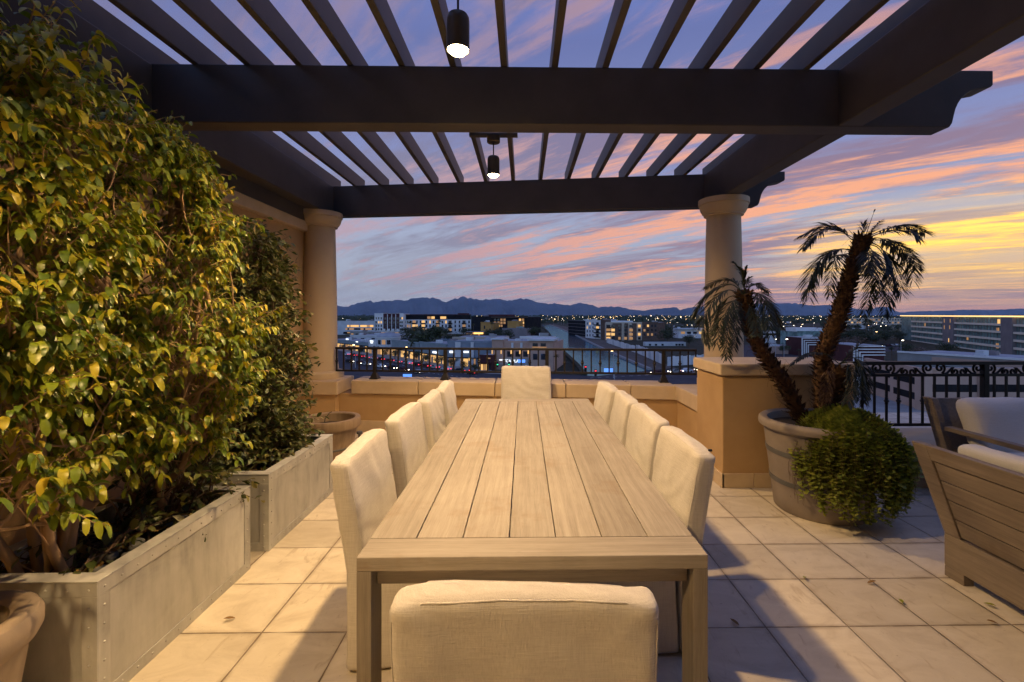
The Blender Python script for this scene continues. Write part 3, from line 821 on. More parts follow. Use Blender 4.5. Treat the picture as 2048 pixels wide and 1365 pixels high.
def envJ():
    while True:
        z = .45 + 1.72*R.random()**1.1; q = (z - .45)/1.72
        rx = .33*(1 - .55*max(0, q - .55)/.45) - .04*(q < .12); ry = .52 - .22*max(0, q - .35)/.65
        a = R.uniform(-pi, pi); r = R.uniform(.6, 1.02)
        p = V((-2.03 + rx*r*cos(a) - .04*q, 3.56 - .12*q + ry*r*sin(a), z))
        if noise.noise(p*4.5) < -.22 + .12*q: continue
        if cos(a) < -.2 and R.random() < .65: continue
        return p
shrub('climbing_jasmine', 'dark small-leaved climber filling the second planter', (-2.08, 3.55, .37), (-2.1, 3.55), 1350, envJ, .047, 'jasmine', 11)
def envV():
    z = .45 + .42*R.random(); return V((-1.86 + R.uniform(-.25, .17), 2.62 + R.uniform(-.25, .28), z))
shrub('trailing_vine', 'small-leaved vine spilling over the near planter under the ficus', (-1.9, 2.62, .38), (-1.95, 2.62), 95, envV, .05, 'jasmine', 9)
def envG():
    return V((-1.93 + R.uniform(-.24, .2), 2.05 + R.uniform(-.18, .32), .42 + .16*R.random()))
shrub('ground_cover_plant', 'low sprigs with broad leaves on the soil of the near planter', (-1.93, 2.1, .38), (-1.95, 2.08), 34, envG, .062, 'jasmine', 5, lmax=.1)
# dead leaves and pebbles lying on the planter soil
mb = MB()
for i in range(260):
    s = R.random() < .7; y = R.uniform(1.86, 2.78) if s else R.uniform(3.08, 3.98)
    p = V((R.uniform(-2.2, -1.70), y, .425 + R.uniform(0, .02)))
    d = rv(); d.z *= .25; L = R.uniform(.035, .075); leaf(mb, p, d, V((0,0,1)) + rv(.5), L, L*.5, R.uniform(-.3, .5), 4, R.uniform(-.4, .5))
struct(mb.build('leaf_litter', M['deadleaf'], smooth=179, fix=False), 'stuff')
mb = MB()
for i in range(70):
    s = R.random() < .75; y = R.uniform(1.86, 2.78) if s else R.uniform(3.08, 3.98)
    c = V((R.uniform(-2.2, -1.71), y, .425)); k = R.uniform(.015, .035); ph = R.random()*9
    mb.soft((0,0,0), (k*2.2, k*1.6, k), k*.45, (2,2,2), lambda p: c + Matrix.Rotation(ph, 3, 'Z') @ p)
struct(mb.build('pebbles', M['stone_pebble'], smooth=60), 'stuff')

# ---------------------------------------------------------------- potted palm
def pxpath(pts, D0, D1=None, n=9):
    D1 = D0 if D1 is None else D1
    q = [P(x, y, D0 + (D1 - D0)*i/(len(pts)-1)) for i, (x, y) in enumerate(pts)]
    o = []
    for i in range(len(q)-1):  # Catmull-Rom
        a = q[max(0, i-1)]; b = q[i]; c = q[i+1]; d = q[min(len(q)-1, i+2)]
        for k in range(n):
            t = k/n
            o.append(.5*((2*b) + (c - a)*t + (2*a - 5*b + 4*c - d)*t*t + (3*b - a - 3*c + d)*t**3))
    return o + [q[-1]]
PB = V((PC.x, PC.y, .64))
palm = thing('pygmy_palm', 'three-stemmed pygmy date palm with shaggy trunks in the taupe pot', 'palm', PB)
def ptrunk(pts, D0, D1, r0, r1, boots):
    pth = pxpath(pts, D0, D1, 6); n = len(pth); mb = MB()
    mb.tube([p - PB for p in pth], [r0 + (r1 - r0)*i/(n-1) for i in range(n)], 10)
    tr = mb.build('trunk', M['palm_bark'], palm, smooth=70)
    bt = MB()
    for i in range(boots):
        q = (i + R.random())/boots; f = q*(n - 1.001); k = int(f)
        c = pth[k].lerp(pth[k+1], f - k); ax = (pth[k+1] - pth[k]).normalized()
        a = i*2.399 + R.uniform(-.25, .25); u = ax.orthogonal().normalized(); u = (Matrix.Rotation(a, 3, ax) @ u)
        r = r0 + (r1 - r0)*q; s = ax.cross(u)
        L = R.uniform(.022, .048); w = R.uniform(.010, .019)
        b0 = c + u*r*.85; tip = c + u*(r + R.uniform(.012, .04)) + ax*L + s*R.uniform(-.012, .012)
        mid = c + u*(r + .014) + ax*L*.45
        vs = [b0 - s*w, b0 + s*w, mid - s*w*.8, mid + s*w*.8, tip - s*w*.3, tip + s*w*.3, c + u*r*.8 + ax*L*.5]
        bt.add([v - PB for v in vs], [(0,1,3,2), (2,3,5,4), (0,2,6), (1,6,3), (2,4,6), (3,6,5)])
        if R.random() < .35:
            h = [mid - PB, mid - PB + u*.03 + ax*.03 + rv(.02), mid - PB + u*.045 - ax*.02 + rv(.03)]
            bt.tube(h, [.002, .0012, .0006], 3, False)
    o = bt.build('leaf_bases', M['palm_bark'], tr, fix=False)
    return pth
def frond(pts, D0, D1, ll, start=.22, mat='palm', hang=.75, n=8, gap=.0075, rr=.0045):
    pth = [p - PB for p in pxpath(pts, D0, D1, n)]; m = len(pth)
    mb = MB(); mb.tube(pth, [rr*(1 - .75*i/(m-1)) for i in range(m)], 4, False)
    L = [0]
    for a, b in zip(pth[:-1], pth[1:]): L.append(L[-1] + (b - a).length)
    s = L[-1]*start
    while s < L[-1]:
        k = max(i for i in range(m-1) if L[i] <= s); f = (s - L[k])/max(1e-6, L[k+1] - L[k]); p = pth[k].lerp(pth[k+1], f)
        t = (pth[k+1] - pth[k]).normalized(); sd = t.cross(V((0,0,1)))
        sd = sd.normalized() if sd.length > .05 else V((0,1,0))
        q = s/L[-1]; ln = ll*(.45 + .75*sin(pi*min(1, .12 + q*.82)))*R.uniform(.75, 1.15)
        for sg in (-1, 1):
            if R.random() < .08: continue
            d = (sd*sg*R.uniform(.35, .75) + t*R.uniform(.6, .95) + rv(.12)).normalized()
            leaf(mb, p, d, V((0,0,1)) + rv(.2), ln, R.uniform(.007, .011), R.uniform(.6, 1.5)*hang, 4, .3, R.gauss(0, .3))
        s += gap*R.uniform(.7, 1.3)
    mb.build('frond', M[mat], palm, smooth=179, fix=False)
Z5 = lambda pts: [(1350 + .3408*x, 400 + .3408*y) for x, y in pts]
pD = 3.70
ptrunk(Z5([(872,1240),(862,1080),(868,930),(910,800),(955,700),(985,600),(1012,500),(1045,390),(1080,290),(1105,225)]), pD, pD + .05, .054, .048, 460)
ptrunk(Z5([(740,1290),(672,1130),(600,1020),(520,900),(455,780),(425,680),(412,600),(405,555)]), pD - .02, pD - .12, .050, .040, 340)
ptrunk(Z5([(890,1230),(925,1130),(945,1060),(968,985)]), pD - .10, pD - .12, .062, .055, 150)
for pts, d1, ll in (
    ([(1090,245),(1040,235),(970,180),(880,160),(740,212)], .15, .13), ([(1090,250),(1030,215),(930,170),(840,195),(752,285)], -.1, .11),
    ([(1070,300),(1010,290),(930,300),(840,370),(790,470),(785,590)], -.12, .13), ([(1060,310),(980,288),(900,320),(840,420),(760,560)], .2, .12),
    ([(1070,310),(990,320),(945,340),(920,420),(912,565)], -.25, .08),
    ([(1115,270),(1150,320),(1165,420),(1145,560),(1105,685)], -.22, .09), ([(1125,255),(1160,310),(1185,420),(1205,580)], -.3, .12),
    ([(1135,250),(1200,275),(1265,360),(1300,450),(1330,550)], -.2, .12), ([(1135,260),(1200,290),(1250,400),(1255,540),(1228,685)], -.1, .10),
    ([(1135,235),(1200,225),(1290,270),(1370,360),(1395,470)], .1, .13), ([(1140,235),(1230,240),(1310,270),(1400,350),(1418,410)], .3, .10),
    ([(1135,215),(1200,185),(1280,160),(1360,155),(1470,195)], .15, .13), ([(1140,220),(1210,195),(1300,180),(1380,190),(1430,232)], -.15, .10),
    ([(1110,220),(1108,180),(1105,140)], 0, .07), ([(1130,220),(1160,180),(1205,128)], .05, .05), ([(1120,260),(1135,330),(1130,430)], -.3, .1)):
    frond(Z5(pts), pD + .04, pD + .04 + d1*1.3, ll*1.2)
frond(Z5([(1118,215),(1140,150),(1172,60)]), pD + .04, pD, .03, .9, n=6)
for pts, d1, ll in (
    ([(405,560),(340,500),(250,520),(170,580),(108,680)], .15, .13), ([(400,565),(310,530),(220,600),(165,720),(200,840)], -.15, .13),
    ([(400,570),(320,570),(250,650),(215,760),(185,800)], .2, .11), ([(402,570),(340,600),(270,720),(248,850)], -.25, .12), ([(405,580),(350,640),(305,780),(308,930)], -.3, .09),
    ([(405,575),(370,680),(355,780),(345,870)], -.2, .09), ([(400,560),(345,480),(260,475),(180,515)], .25, .10), ([(405,555),(395,440),(345,370)], .0, .06), ([(408,555),(405,470),(415,400)], 0, .06), ([(410,560),(420,500),(440,455)], -.1, .05),
    ([(412,560),(440,510),(480,495),(550,542)], .1, .07), ([(412,565),(470,545),(540,590),(585,670),(612,745)], -.1, .12), ([(412,570),(480,575),(530,650),(560,800)], -.25, .11), ([(412,565),(490,550),(560,620),(600,720)], .25, .11), ([(410,580),(450,650),(470,740),(480,800)], -.3, .09)):
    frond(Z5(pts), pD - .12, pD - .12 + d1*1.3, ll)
for pts, d1, ll in (
    ([(970,965),(1030,920),(1090,985),(1130,1150)], -.1, .11), ([(965,960),(1010,960),(1045,1080),(1015,1200)], -.22, .10), ([(975,960),(1060,930),(1120,1040),(1110,1190)], .12, .10), ([(975,955),(1050,880),(1125,815)], .1, .07),
    ([(960,960),(880,905),(780,905),(680,965)], -.1, .06), ([(975,960),(1050,960),(1085,1060),(1090,1170)], -.15, .11)):
    frond(Z5(pts), pD - .12, pD - .12 + d1, ll)
for pts, d1 in (([(950,970),(900,985),(878,1080),(872,1210)], -.12), ([(955,975),(920,1000),(905,1090),(900,1180)], -.14)):
    frond(Z5(pts), pD - .12, pD - .12 + d1, .06, .3, 'palm_dry')

# ---------------------------------------------------------------- trailing succulent over the pot rim
def succulent():
    c0 = V((PC.x + .075, PC.y - .20, .43)); B = V((PC.x + .1, PC.y - .2, .70)); rad3 = V((.395, .335, .385))
    t = thing('trailing_succulent', 'rounded mass of small-leaved trailing succulent spilling over the palm pot', 'plant', B)
    st = MB(); lv = MB()
    for i in range(1050):
        a = R.uniform(-pi, pi); th0 = R.uniform(.05, .9); th1 = th0 + R.uniform(.5, 1.5); th1 = min(th1, 2.6)
        if R.random() < .42: th0 = R.uniform(.9, 1.7); th1 = min(2.8, th0 + R.uniform(.4, 1.0))
        f0 = R.uniform(.82, 1.0); f1 = f0 + R.uniform(-.02, .10); pts = []
        lump = .17*noise.noise(V((cos(a)*1.7, sin(a)*1.7, th0*1.5)))
        for k in range(12):
            q = k/11; th = th0 + (th1 - th0)*q; f = f0 + (f1 - f0)*q + lump; aa = a + .12*noise.noise(V((i*3.1, q*2, 0)))
            hang = max(0, th - 1.75)*(1 + .5*noise.noise(V((a*2.2, 1, 0))))
            r_ = sin(min(th, 1.75 + .35*hang))
            pts.append(c0 + V((cos(aa)*r_*rad3.x*f, sin(aa)*r_*rad3.y*f, cos(th)*rad3.z*f)) + rv(.006))
        if max(p.z for p in pts) < .1: continue
        st.tube([p - B for p in pts], .0016, 3, False)
        ln = sum((b - a_).length for a_, b in zip(pts[:-1], pts[1:])); k = int(ln/.021)
        for j in range(k):
            f = (j + .5)/k*10.99; q = int(f); p = pts[q].lerp(pts[q+1], f - q); td = (pts[q+1] - pts[q]).normalized()
            if p.z < .03 or ((p - PC).to_2d().length < .40 and p.z < .69): continue
            out = (p - c0).normalized()
            u = td.orthogonal().normalized(); u = Matrix.Rotation(j*1.57 + R.uniform(-.5,.5), 3, td) @ u
            for sg in (-1, 1):
                dd = (u*sg + td*.25 + V((0,0,.25)) + out*.3).normalized(); L = R.uniform(.022, .042); w = L*.42
                sd = dd.cross(td + rv(.5)).normalized(); nn = sd.cross(dd)
                b = p - B; m = b + dd*L*.55
                lv.add([b, m - sd*w + nn*.001, b + dd*L*.92 - sd*w*.45, b + dd*L*.92 + sd*w*.45, m + sd*w + nn*.001, m + nn*.0035], [(0,5,1),(1,5,2),(2,5,3),(3,5,4),(4,5,0)])
    st.build('stems', M['bark_dark'], t, fix=False); lv.build('foliage', M['succulent'], t, smooth=179, fix=False)
succulent()
# ---------------------------------------------------------------- fallen leaves on the paving
for px, py, lab in ((1610,1155,'small green fallen leaf on a joint right of the table'), (1800,1200,'larger green fallen leaf across a paver joint'), (1967,1208,'green fallen leaf near the foot of the slatted sofa'),
                    (1997,1250,'curled brown fallen leaf under the slatted sofa'), (1735,1168,'dry brown twig-like leaf on the right paving'), (470,1238,'curled brown fallen leaf on the left walkway'), (425,1195,'yellow fallen leaf against the near planter foot'), (1478,1253,'dark dry leaf in the chair shadow')):
    p = G(px, py, .004); mb = MB(); d = rv(); d.z = .12; leaf(mb, V((0,0,.002)), d, V((0,0,1)), .05, .02, .12, 5, .35)
    o = mb.build('fallen_leaf', M['deadleaf'] if ('brown' in lab or 'dry' in lab) else M['ficus'], smooth=179, fix=False, loc=(p.x, p.y, .006))
    tag(o, lab, 'leaf', 'leaves fallen on the paving')
# ================================================================ the city below
C = random.Random(21)
for k, c1, c2, r in (('white', (.60,.60,.58), (.72,.72,.70), .8), ('offwhite', (.44,.46,.46), (.56,.58,.58), .8), ('maroon', (.055,.02,.022), (.08,.03,.03), .6), ('dark', (.010,.010,.012), (.024,.022,.022), .8),
                  ('beige', (.44,.37,.28), (.54,.46,.36), .85), ('pink', (.38,.25,.19), (.46,.315,.245), .85), ('teal', (.17,.21,.225), (.24,.285,.30), .7), ('bluegrey', (.15,.19,.235), (.21,.25,.30), .7),
                  ('brown', (.10,.065,.05), (.15,.10,.075), .8), ('ochre', (.36,.19,.05), (.44,.25,.08), .8), ('concrete', (.22,.215,.205), (.32,.31,.29), .9), ('mauve', (.19,.165,.165), (.25,.215,.21), .85),
                  ('cream', (.70,.60,.46), (.78,.69,.55), .8), ('roofgrey', (.26,.27,.29), (.38,.39,.41), .85), ('asphalt', (.045,.045,.052), (.07,.07,.078), .8), ('earth', (.028,.032,.022), (.075,.07,.05), .95), ('path', (.10,.082,.068), (.15,.125,.105), .9), ('lamppost', (.30,.31,.33), (.4,.41,.43), .5)):  # cream carries the warm uplight of the hotel slab edges
    M[k] = pmat('city_' + k, c1, c2, .25, rough=r, bump=.15, bscale=3, bdist=.05, spec=.04)
def glass(name, c, rough=.08):
    m, nt, b = newmat(name); N = NT(nt); v = N.objvec((1,1,1)); f = N.noise(v, .35, 3)
    N.l(N.ramp(f, [(.35, c), (.65, tuple(q*2.1 for q in c))]), b.inputs['Base Color']); b.inputs['Roughness'].default_value = rough; b.inputs['Specular IOR Level'].default_value = .8
    return m
M['glass'] = glass('dark_window_glass', (.012,.014,.018)); M['tealglass'] = glass('green_curtain_glass', (.10,.16,.15), .15)
M['lit'] = emat('lit_window', (1.0,.56,.18), .95); M['litdim'] = emat('dim_lit_window', (1.0,.5,.18), .3); M['litwhite'] = emat('lit_sign_white', (.9,.95,1.0), 1.6)
M['litblue'] = emat('lit_sign_blue', (.12,.32,1.0), 1.3); M['litorange'] = emat('lit_sign_orange', (1.0,.5,.14), 2.2); M['led'] = emat('roofline_led', (1.0,.62,.22), 1.7)
M['red'] = emat('red_light', (1.0,.04,.06), 4); M['green'] = emat('green_light', (.05,1.0,.45), 3); M['amber'] = emat('street_light_amber', (1.0,.62,.25), 9); M['cool'] = emat('street_light_cool', (1.0,.88,.66), 9); M['redstrip'] = emat('tail_light', (1.0,.05,.07), 2.5)
M['treeleaf'] = leafmat('city_tree_leaf', [(0,(.016,.026,.010)),(.6,(.034,.050,.016)),(1,(.06,.07,.024))], .6, .15)
M['bareleaf'] = leafmat('reddish_leaf', [(0,(.10,.06,.05)),(1,(.17,.11,.09))], .7, .1)

# ---- ground, roads, canal
o = MB().add([(-30000,9,GZ),(30000,9,GZ),(30000,30000,GZ),(-30000,30000,GZ)], [(0,1,2,3)]).build('city_ground', M['earth']); struct(o)
def sheet(name, pts, mat, z):
    q = [G(x, y, z) if not isinstance(x, V) else V((x.x, x.y, z)) for x, y in pts]
    return struct(MB().add(q, [tuple(range(len(q)))]).build(name, mat))
sheet('main_road', [(560,693),(640,693),(700,706),(800,721),(900,737),(980,748),(1080,748),(1180,752),(1300,742),(1480,732),(1480,800),(1080,860),(560,820)], M['asphalt'], GZ + .06)
sheet('shop_pavement', [(600,693),(640,691),(700,700),(800,713),(890,727),(985,742),(1090,744),(1105,748),(980,748.6),(900,737.5),(800,721.5),(700,706.5),(640,693.5),(600,694)], M['concrete'], GZ + .18)
sheet('canal_water', [(1078,650),(1094,664),(1104,682),(1124,706),(1150,733),(1163,751),(1190,753),(1304,741),(1250,718),(1200,695),(1152,671),(1122,658),(1100,650)], None, GZ + .10)
bpy.data.objects['canal_water'].data.materials.clear()
m, nt_, b_ = newmat('canal_water'); NN = NT(nt_); b_.inputs['Base Color'].default_value = (.03,.075,.10,1)
g_ = NN.n('ShaderNodeBsdfGlossy'); g_.inputs['Color'].default_value = (.15,.40,.56,1); g_.inputs['Roughness'].default_value = .07
bp = NN.n('ShaderNodeBump'); bp.inputs['Strength'].default_value = .5; bp.inputs['Distance'].default_value = .2; NN.l(NN.noise(NN.objvec((.6,.15,1), False), 1, 3), bp.inputs['Height']); NN.l(bp.outputs[0], g_.inputs['Normal'])
mx_ = NN.n('ShaderNodeMixShader'); mx_.inputs[0].default_value = .72; NN.l(b_.outputs[0], mx_.inputs[1]); NN.l(g_.outputs[0], mx_.inputs[2]); NN.l(mx_.outputs[0], nt_.nodes['Material Output'].inputs['Surface'])
bpy.data.objects['canal_water'].data.materials.append(m)
sheet('canal_path', [(1098,649.5),(1122,657.6),(1152,670.6),(1200,694.6),(1250,717.5),(1306,741),(1352,736),(1300,716),(1240,694),(1180,668),(1140,655),(1110,649.5)], M['path'], GZ + .12)
def bank(name, pts, h, w, mat):
    mb = MB(); q = [G(x, y) for x, y in pts]
    for a, b in zip(q[:-1], q[1:]):
        n = (b - a).cross(V((0,0,1))).normalized()*w
        mb.hexa([a, b, b + n, a + n, a + V((0,0,h)), b + V((0,0,h)), b + n*.8 + V((0,0,h)), a + n*.8 + V((0,0,h))])
    return struct(mb.build(name, mat))
bank('canal_embankment', [(1100,650),(1122,658),(1152,671),(1200,695),(1250,718),(1304,741)], .8, 1.5, M['concrete'])
bank('canal_embankment', [(1078,650),(1094,664),(1104,682),(1124,706),(1150,733),(1163,751)], 1.0, -2, M['earth'])
sheet('garage_forecourt', [(1500,735),(1760,760),(1860,826),(2100,826),(2100,900),(1500,900)], M['concrete'], GZ + .07)
sheet('side_street', [(1480,690),(1530,690),(1700,700),(1810,690),(1810,700),(1700,712),(1600,722),(1480,730)], M['asphalt'], GZ + .05)
mb = MB()
for (x0, y0, x1, y1, n) in ((690,724,930,756,26), (690,716,960,752,26), (1180,757,1400,745,14)):
    for i in range(n):
        a = G(x0 + (x1-x0)*i/n, y0 + (y1-y0)*i/n); b = G(x0 + (x1-x0)*(i+.45)/n, y0 + (y1-y0)*(i+.45)/n); s = (b - a).cross(V((0,0,1))).normalized()*.12
        mb.add([V((p.x, p.y, GZ + .064)) for p in (a - s, b - s, b + s, a + s)], [(0,1,2,3)])
struct(mb.build('road_markings', M['white']))

# ---- building kit: local u runs along the facade, v goes back, z up from the street
class Bld:
    def __init__(s, name, label, pL, pR, DL, DR, ytop, depth, mat, cat='building', part='walls', roof='roofgrey', par=.5):
        a = P(pL, 0, DL); b = P(pR, 0, DR); a.z = b.z = GZ
        s.a = a; s.dir = (b - a).normalized(); s.W = (b - a).length; s.H = CH - (ytop - CY)*DL/F - GZ
        s.t = thing(name, label, cat, a, atan2(s.dir.y, s.dir.x)); s.depth = depth
        if mat: s.box(part, 0, s.W, 0, depth, 0, s.H, mat)
        if roof and mat: s.box('roof', .5, s.W - .5, .5, depth - .5, s.H + .003, s.H + .12, roof)
        if roof and mat and s.W > 9 and depth > 9:
            for i in range(2 + int(s.W > 30)*2):
                u = C.uniform(2, s.W - 6); v = C.uniform(2, depth - 6); s.box('roof_unit', u, u + C.uniform(1.5, 4), v, v + C.uniform(1.5, 3.5), s.H + .122, s.H + C.uniform(.9, 2.0), C.choice(('offwhite', 'concrete', 'mauve')))
        if par and mat: s.box('parapet', -.12, s.W + .12, -.12, .3, s.H - .35, s.H + par, mat)
    def u(s, px):  # where the ray through column px meets the facade
        r = P(px, CY, 1.0); den = r.x*s.dir.y - r.y*s.dir.x
        k = (s.a.x*s.dir.y - s.a.y*s.dir.x)/den; return (V((r.x*k, r.y*k, GZ)) - s.a).dot(s.dir)
    def z(s, py, px=None):
        q = s.a + s.dir*(s.u(px) if px else s.W*.5)
        D = q.x*sin(YAW) + q.y*cos(YAW); return CH - (py - CY)*D/F - GZ
    def box(s, name, u0, u1, v0, v1, z0, z1, mat, parent=None):
        return MB().box(u0, u1, v0, v1, z0, z1).build(name, M[mat], parent or s.t)
    def pxbox(s, name, p0, p1, y0, y1, v0, v1, mat, parent=None):
        pm = (p0 + p1)/2; za, zb = sorted((s.z(y0, pm), s.z(y1, pm))); return s.box(name, s.u(p0), s.u(p1), v0, v1, max(za, 0), zb, mat, parent)
    def win(s, u, z, w, h, mat='glass', name='window', deep=.06):
        key = (mat, name); me = WM.get(key)
        if me is None: me = WM[key] = MB().box(-.5, .5, -1, 1, -.5, .5).mesh(name, M[mat])
        o = link(name, me, s.t); o.location = (u, 0, z); o.scale = (w, deep, h); return o
    def pxwin(s, px, py, w, h, mat='glass', name='window', deep=.06): return s.win(s.u(px), s.z(py, px), w, h, mat, name, deep)
WM = {}
def lit(p, q=.25): r = C.random(); return 'lit' if r < p else 'litdim' if r < p + q else 'glass'

b = Bld('office_building', 'low pale office block with two rows of yellow windows beside the maroon-panelled flats', 664, 750, 470, 468, 643, 30, 'offwhite')
for i in range(17):
    u = b.u(693) + i*(b.W - b.u(693) - 1)/17; 
    if C.random() < .85: b.win(u, b.z(652.5), 2.0, 2.0, 'lit' if C.random() < .7 else 'litdim')
    b.win(u, b.z(658.5), 2.2, 1.7, 'litdim' if C.random() < .6 else 'glass')
b.pxbox('canopy', 690, 750, 664, 668, -4, .0, 'dark'); b.pxbox('entrance_light', 698, 706, 664.5, 666.5, -4.2, -4.05, 'litdim')
b = Bld('apartment_block', 'white flats with dark maroon panels between white fins', 749, 806.5, 470, 470, 628, 25, 'white')
b.pxbox('maroon_panel', 767, 799, 627.5, 660, -.5, -.02, 'maroon')
for p in (775.5, 784, 792): b.pxbox('fin', p - .6, p + .6, 629, 664, -1.3, -.5, 'white')
for p in (769, 778, 787, 796): b.pxbox('balcony', p - 2.2, p + 2.2, 658, 663.5, -1.2, -.52, 'white')
for y in (637, 645, 652, 659):
    for p in (752.5, 757.5, 762.5, 801.5, 804.5): b.pxwin(p, y, 1.3, 2.2, 'glass' if C.random() < .9 else 'lit')
    for p in (771, 780, 788, 796): b.pxwin(p, y + .6, 1.7, 2.4, 'glass', deep=.55)
b.pxbox('base_lights', 751, 800, 665.4, 666.3, -.2, -.05, 'litdim')
b = Bld('apartment_block', 'long white flats with dark set-back top floor and dark balconies', 807, 942, 478, 492, 640.5, 28, 'white', par=.4)
b.box('top_floor', 1, b.W - .5, 1.2, 26, b.H + .13, b.z(630.5, 870), 'dark')
b.box('roof_slab', .2, b.W + .3, -.3, 27, b.z(630.3, 870), b.z(629.0, 870), 'maroon')
b.box('stair_tower', b.u(917), b.u(939), 3, 20, b.z(629), b.z(626.8, 930), 'maroon')
for p in (858, 866, 889, 884): b.win(b.u(p), b.z(635.8, p), 3.4, 2.6, 'lit' if p > 860 else 'litdim', deep=-1.15 if False else .05).location.y = 1.18
for r_, y in enumerate((644.5, 652.5, 660.5)):
    for p in (810.5, 815.5, 820.5, 834, 841, 853, 860, 867, 885, 892, 910.5, 919, 938): b.pxwin(p, y, 1.5, 2.9, lit(.05, .05))
    for p in (828, 846.5, 875.5, 900, 928):
        b.pxwin(p, y, 3.2, 3.2, lit(.3, .4)); q = b.u(p); z = b.z(y, p); b.box('balcony', q - 2.3, q + 2.3, -1.5, -.07, z - 2.0, z - .9, 'dark')
b = Bld('hotel_building', 'dark hotel of stacked boxes with warm windows behind the ochre wings', 943, 1056, 455, 430, 634, 30, 'dark')
b.box('upper_box', b.u(975), b.u(1012), 2, 18, b.H + .13, b.z(629.5, 990), 'maroon')
b.pxbox('eaves', 985, 1056, 634.2, 635.6, -2.5, -.05, 'brown')
for y in (640, 646, 652):
    for p in (990, 997, 1003, 1009, 1040, 1046): b.pxwin(p, y, 2.2, 2.1, lit(.35, .4))
b = Bld('ochre_wing', 'floodlit ochre hotel wing with one dark slit window', 961.5, 986, 425, 420, 645.5, 12, 'ochre')
b.pxwin(969, 655, 1.4, 3); b.pxwin(980, 660, 1.2, 2)
b = Bld('ochre_wing', 'small ochre cube storey above the mauve block', 1015, 1037.5, 415, 412, 643.5, 12, 'ochre'); b.pxbox('glass_balcony', 1037.6, 1047, 653.5, 657, -.2, 0, 'tealglass')
b = Bld('mauve_block', 'plain mauve-grey block at the near foot of the dark hotel', 1004, 1053, 402, 396, 657.5, 14, 'mauve')
b = Bld('glowing_pavilion', 'low pavilion with a glowing orange sign between white flats and ochre wing', 931, 972, 415, 415, 664, 8, 'brown', par=0)
b.pxbox('sign', 946, 968, 665.3, 668.6, -.25, -.06, 'litorange')
for p in (934, 938, 942, 958): b.pxwin(p, 670, 1.2, 2.2, 'litdim')

def shop(name, label, pL, pR, DL, DR, ytop, depth, mat, n, zone=3.6, litp=.6):
    b = Bld(name, label, pL, pR, DL, DR, ytop, depth, mat)
    for i in range(n):
        u = (i + .5)*b.W/n; m = lit(litp, .3)
        b.win(u, 1.75, b.W/n*.62, 2.9, m, 'shopfront', .08)
        b.box('awning', u - b.W/n*.42, u + b.W/n*.42, -1.1, -.09, 3.45, 3.7, 'dark')
        if i % 2 == 0: b.win(u + b.W/n*.47, 3.0, .35, 1.1, 'lit', 'wall_lamp', .25)
    return b
b = shop('shop_row', 'far pale shop row with a lit white sign by the left column', 655, 739, 285, 245, 679, 16, 'teal', 9, litp=.35)
b.pxbox('sign', 693, 697.5, 677.6, 680, -.4, -.13, 'litwhite'); b.pxbox('sign', 713, 716.5, 683, 685, -.4, -.13, 'litwhite')
b = shop('shop_row', 'pale corner shop with small white sign left of the domed rotunda', 737, 753, 241, 236, 681, 14, 'offwhite', 2)
b.pxbox('sign', 741, 747, 681.5, 683.5, -.4, -.13, 'litwhite'); b.pxbox('sign', 742, 746, 685, 687, -.4, -.13, 'litwhite')
cc = P(777, 0, 240); r0 = 23.5*236/F; h = CH - (675 - CY)*236/F - GZ
t = thing('rotunda', 'round shop pavilion with a shallow grey dome', 'building', (cc.x, cc.y, GZ))
MB().lathe([(r0,0),(r0,h-.5),(r0+.35,h-.5),(r0+.35,h),(0,h)], 32).build('drum', M['offwhite'], t, smooth=30)
MB().lathe([(r0*.98*cos(i*pi/18), h + .02 + 2.3*sin(i*pi/18)) for i in range(9)] + [(.0, h + 2.32)], 32).build('dome', M['roofgrey'], t, smooth=60)
for k, m_ in enumerate(('glass', 'litdim', 'glass', 'glass')):
    a = -pi/2 - .55 + k*.42; o = MB().box(-.9, .9, -.1, .1, -1.1, 1.1).build('window', M[m_], t); o.location = (cos(a)*r0, sin(a)*r0, h - 2.4); o.rotation_euler = (0, 0, a + pi/2)
for k in range(4):
    a = -pi/2 - .6 + k*.4; o = MB().box(-1.1, 1.1, -.1, .1, -1.4, 1.4).build('shopfront', M['lit' if k % 2 else 'litdim'], t); o.location = (cos(a)*r0, sin(a)*r0, 1.6); o.rotation_euler = (0, 0, a + pi/2)
b = shop('shop_row', 'grey-green shop row with glowing shopfronts right of the rotunda', 783, 838, 228, 205, 681.5, 16, 'teal', 6, litp=.8)
b = shop('shop_row', 'grey-green shop row running under the big round tree', 839, 893, 204, 186, 685.5, 16, 'teal', 6, litp=.85)
b.pxbox('sign', 867, 877, 703.5, 707, -.5, -.13, 'litwhite')
b = shop('department_store', 'blue-grey two-storey store with two white lit signs', 895, 984, 181, 177, 684, 22, 'bluegrey', 6, litp=.55)
for p0, p1 in ((911, 921.5), (942, 948)): b.pxbox('pilaster', p0, p1, 684.5, 733, -.35, -.13, 'offwhite')
b.pxbox('sign', 900, 908.5, 702, 706.3, -.5, -.13, 'litwhite'); b.pxbox('sign', 928, 937.5, 702.5, 706, -.5, -.13, 'litwhite')
r0 = 10.5*185/F; MB().lathe([(r0*cos(i*pi/18), r0*.75*sin(i*pi/18)) for i in range(9)] + [(0, r0*.75)], 24).build('dome', M['roofgrey'], b.t, smooth=60, loc=(b.u(967), 6, b.H + .1))
b = Bld('restaurant', 'maroon-fronted restaurant with striped awning below the beige shops', 960, 984, 168, 167, 711, 8, 'maroon', par=.2)
b.pxbox('awning', 960, 984, 722, 726, -2.2, -.13, 'maroon')
for p in (964, 969, 974, 979): b.pxwin(p, 735, .8, 2.2, lit(.3, .4), 'shopfront')
b.pxbox('sign', 976, 981, 716, 718, -.3, -.13, 'litdim')
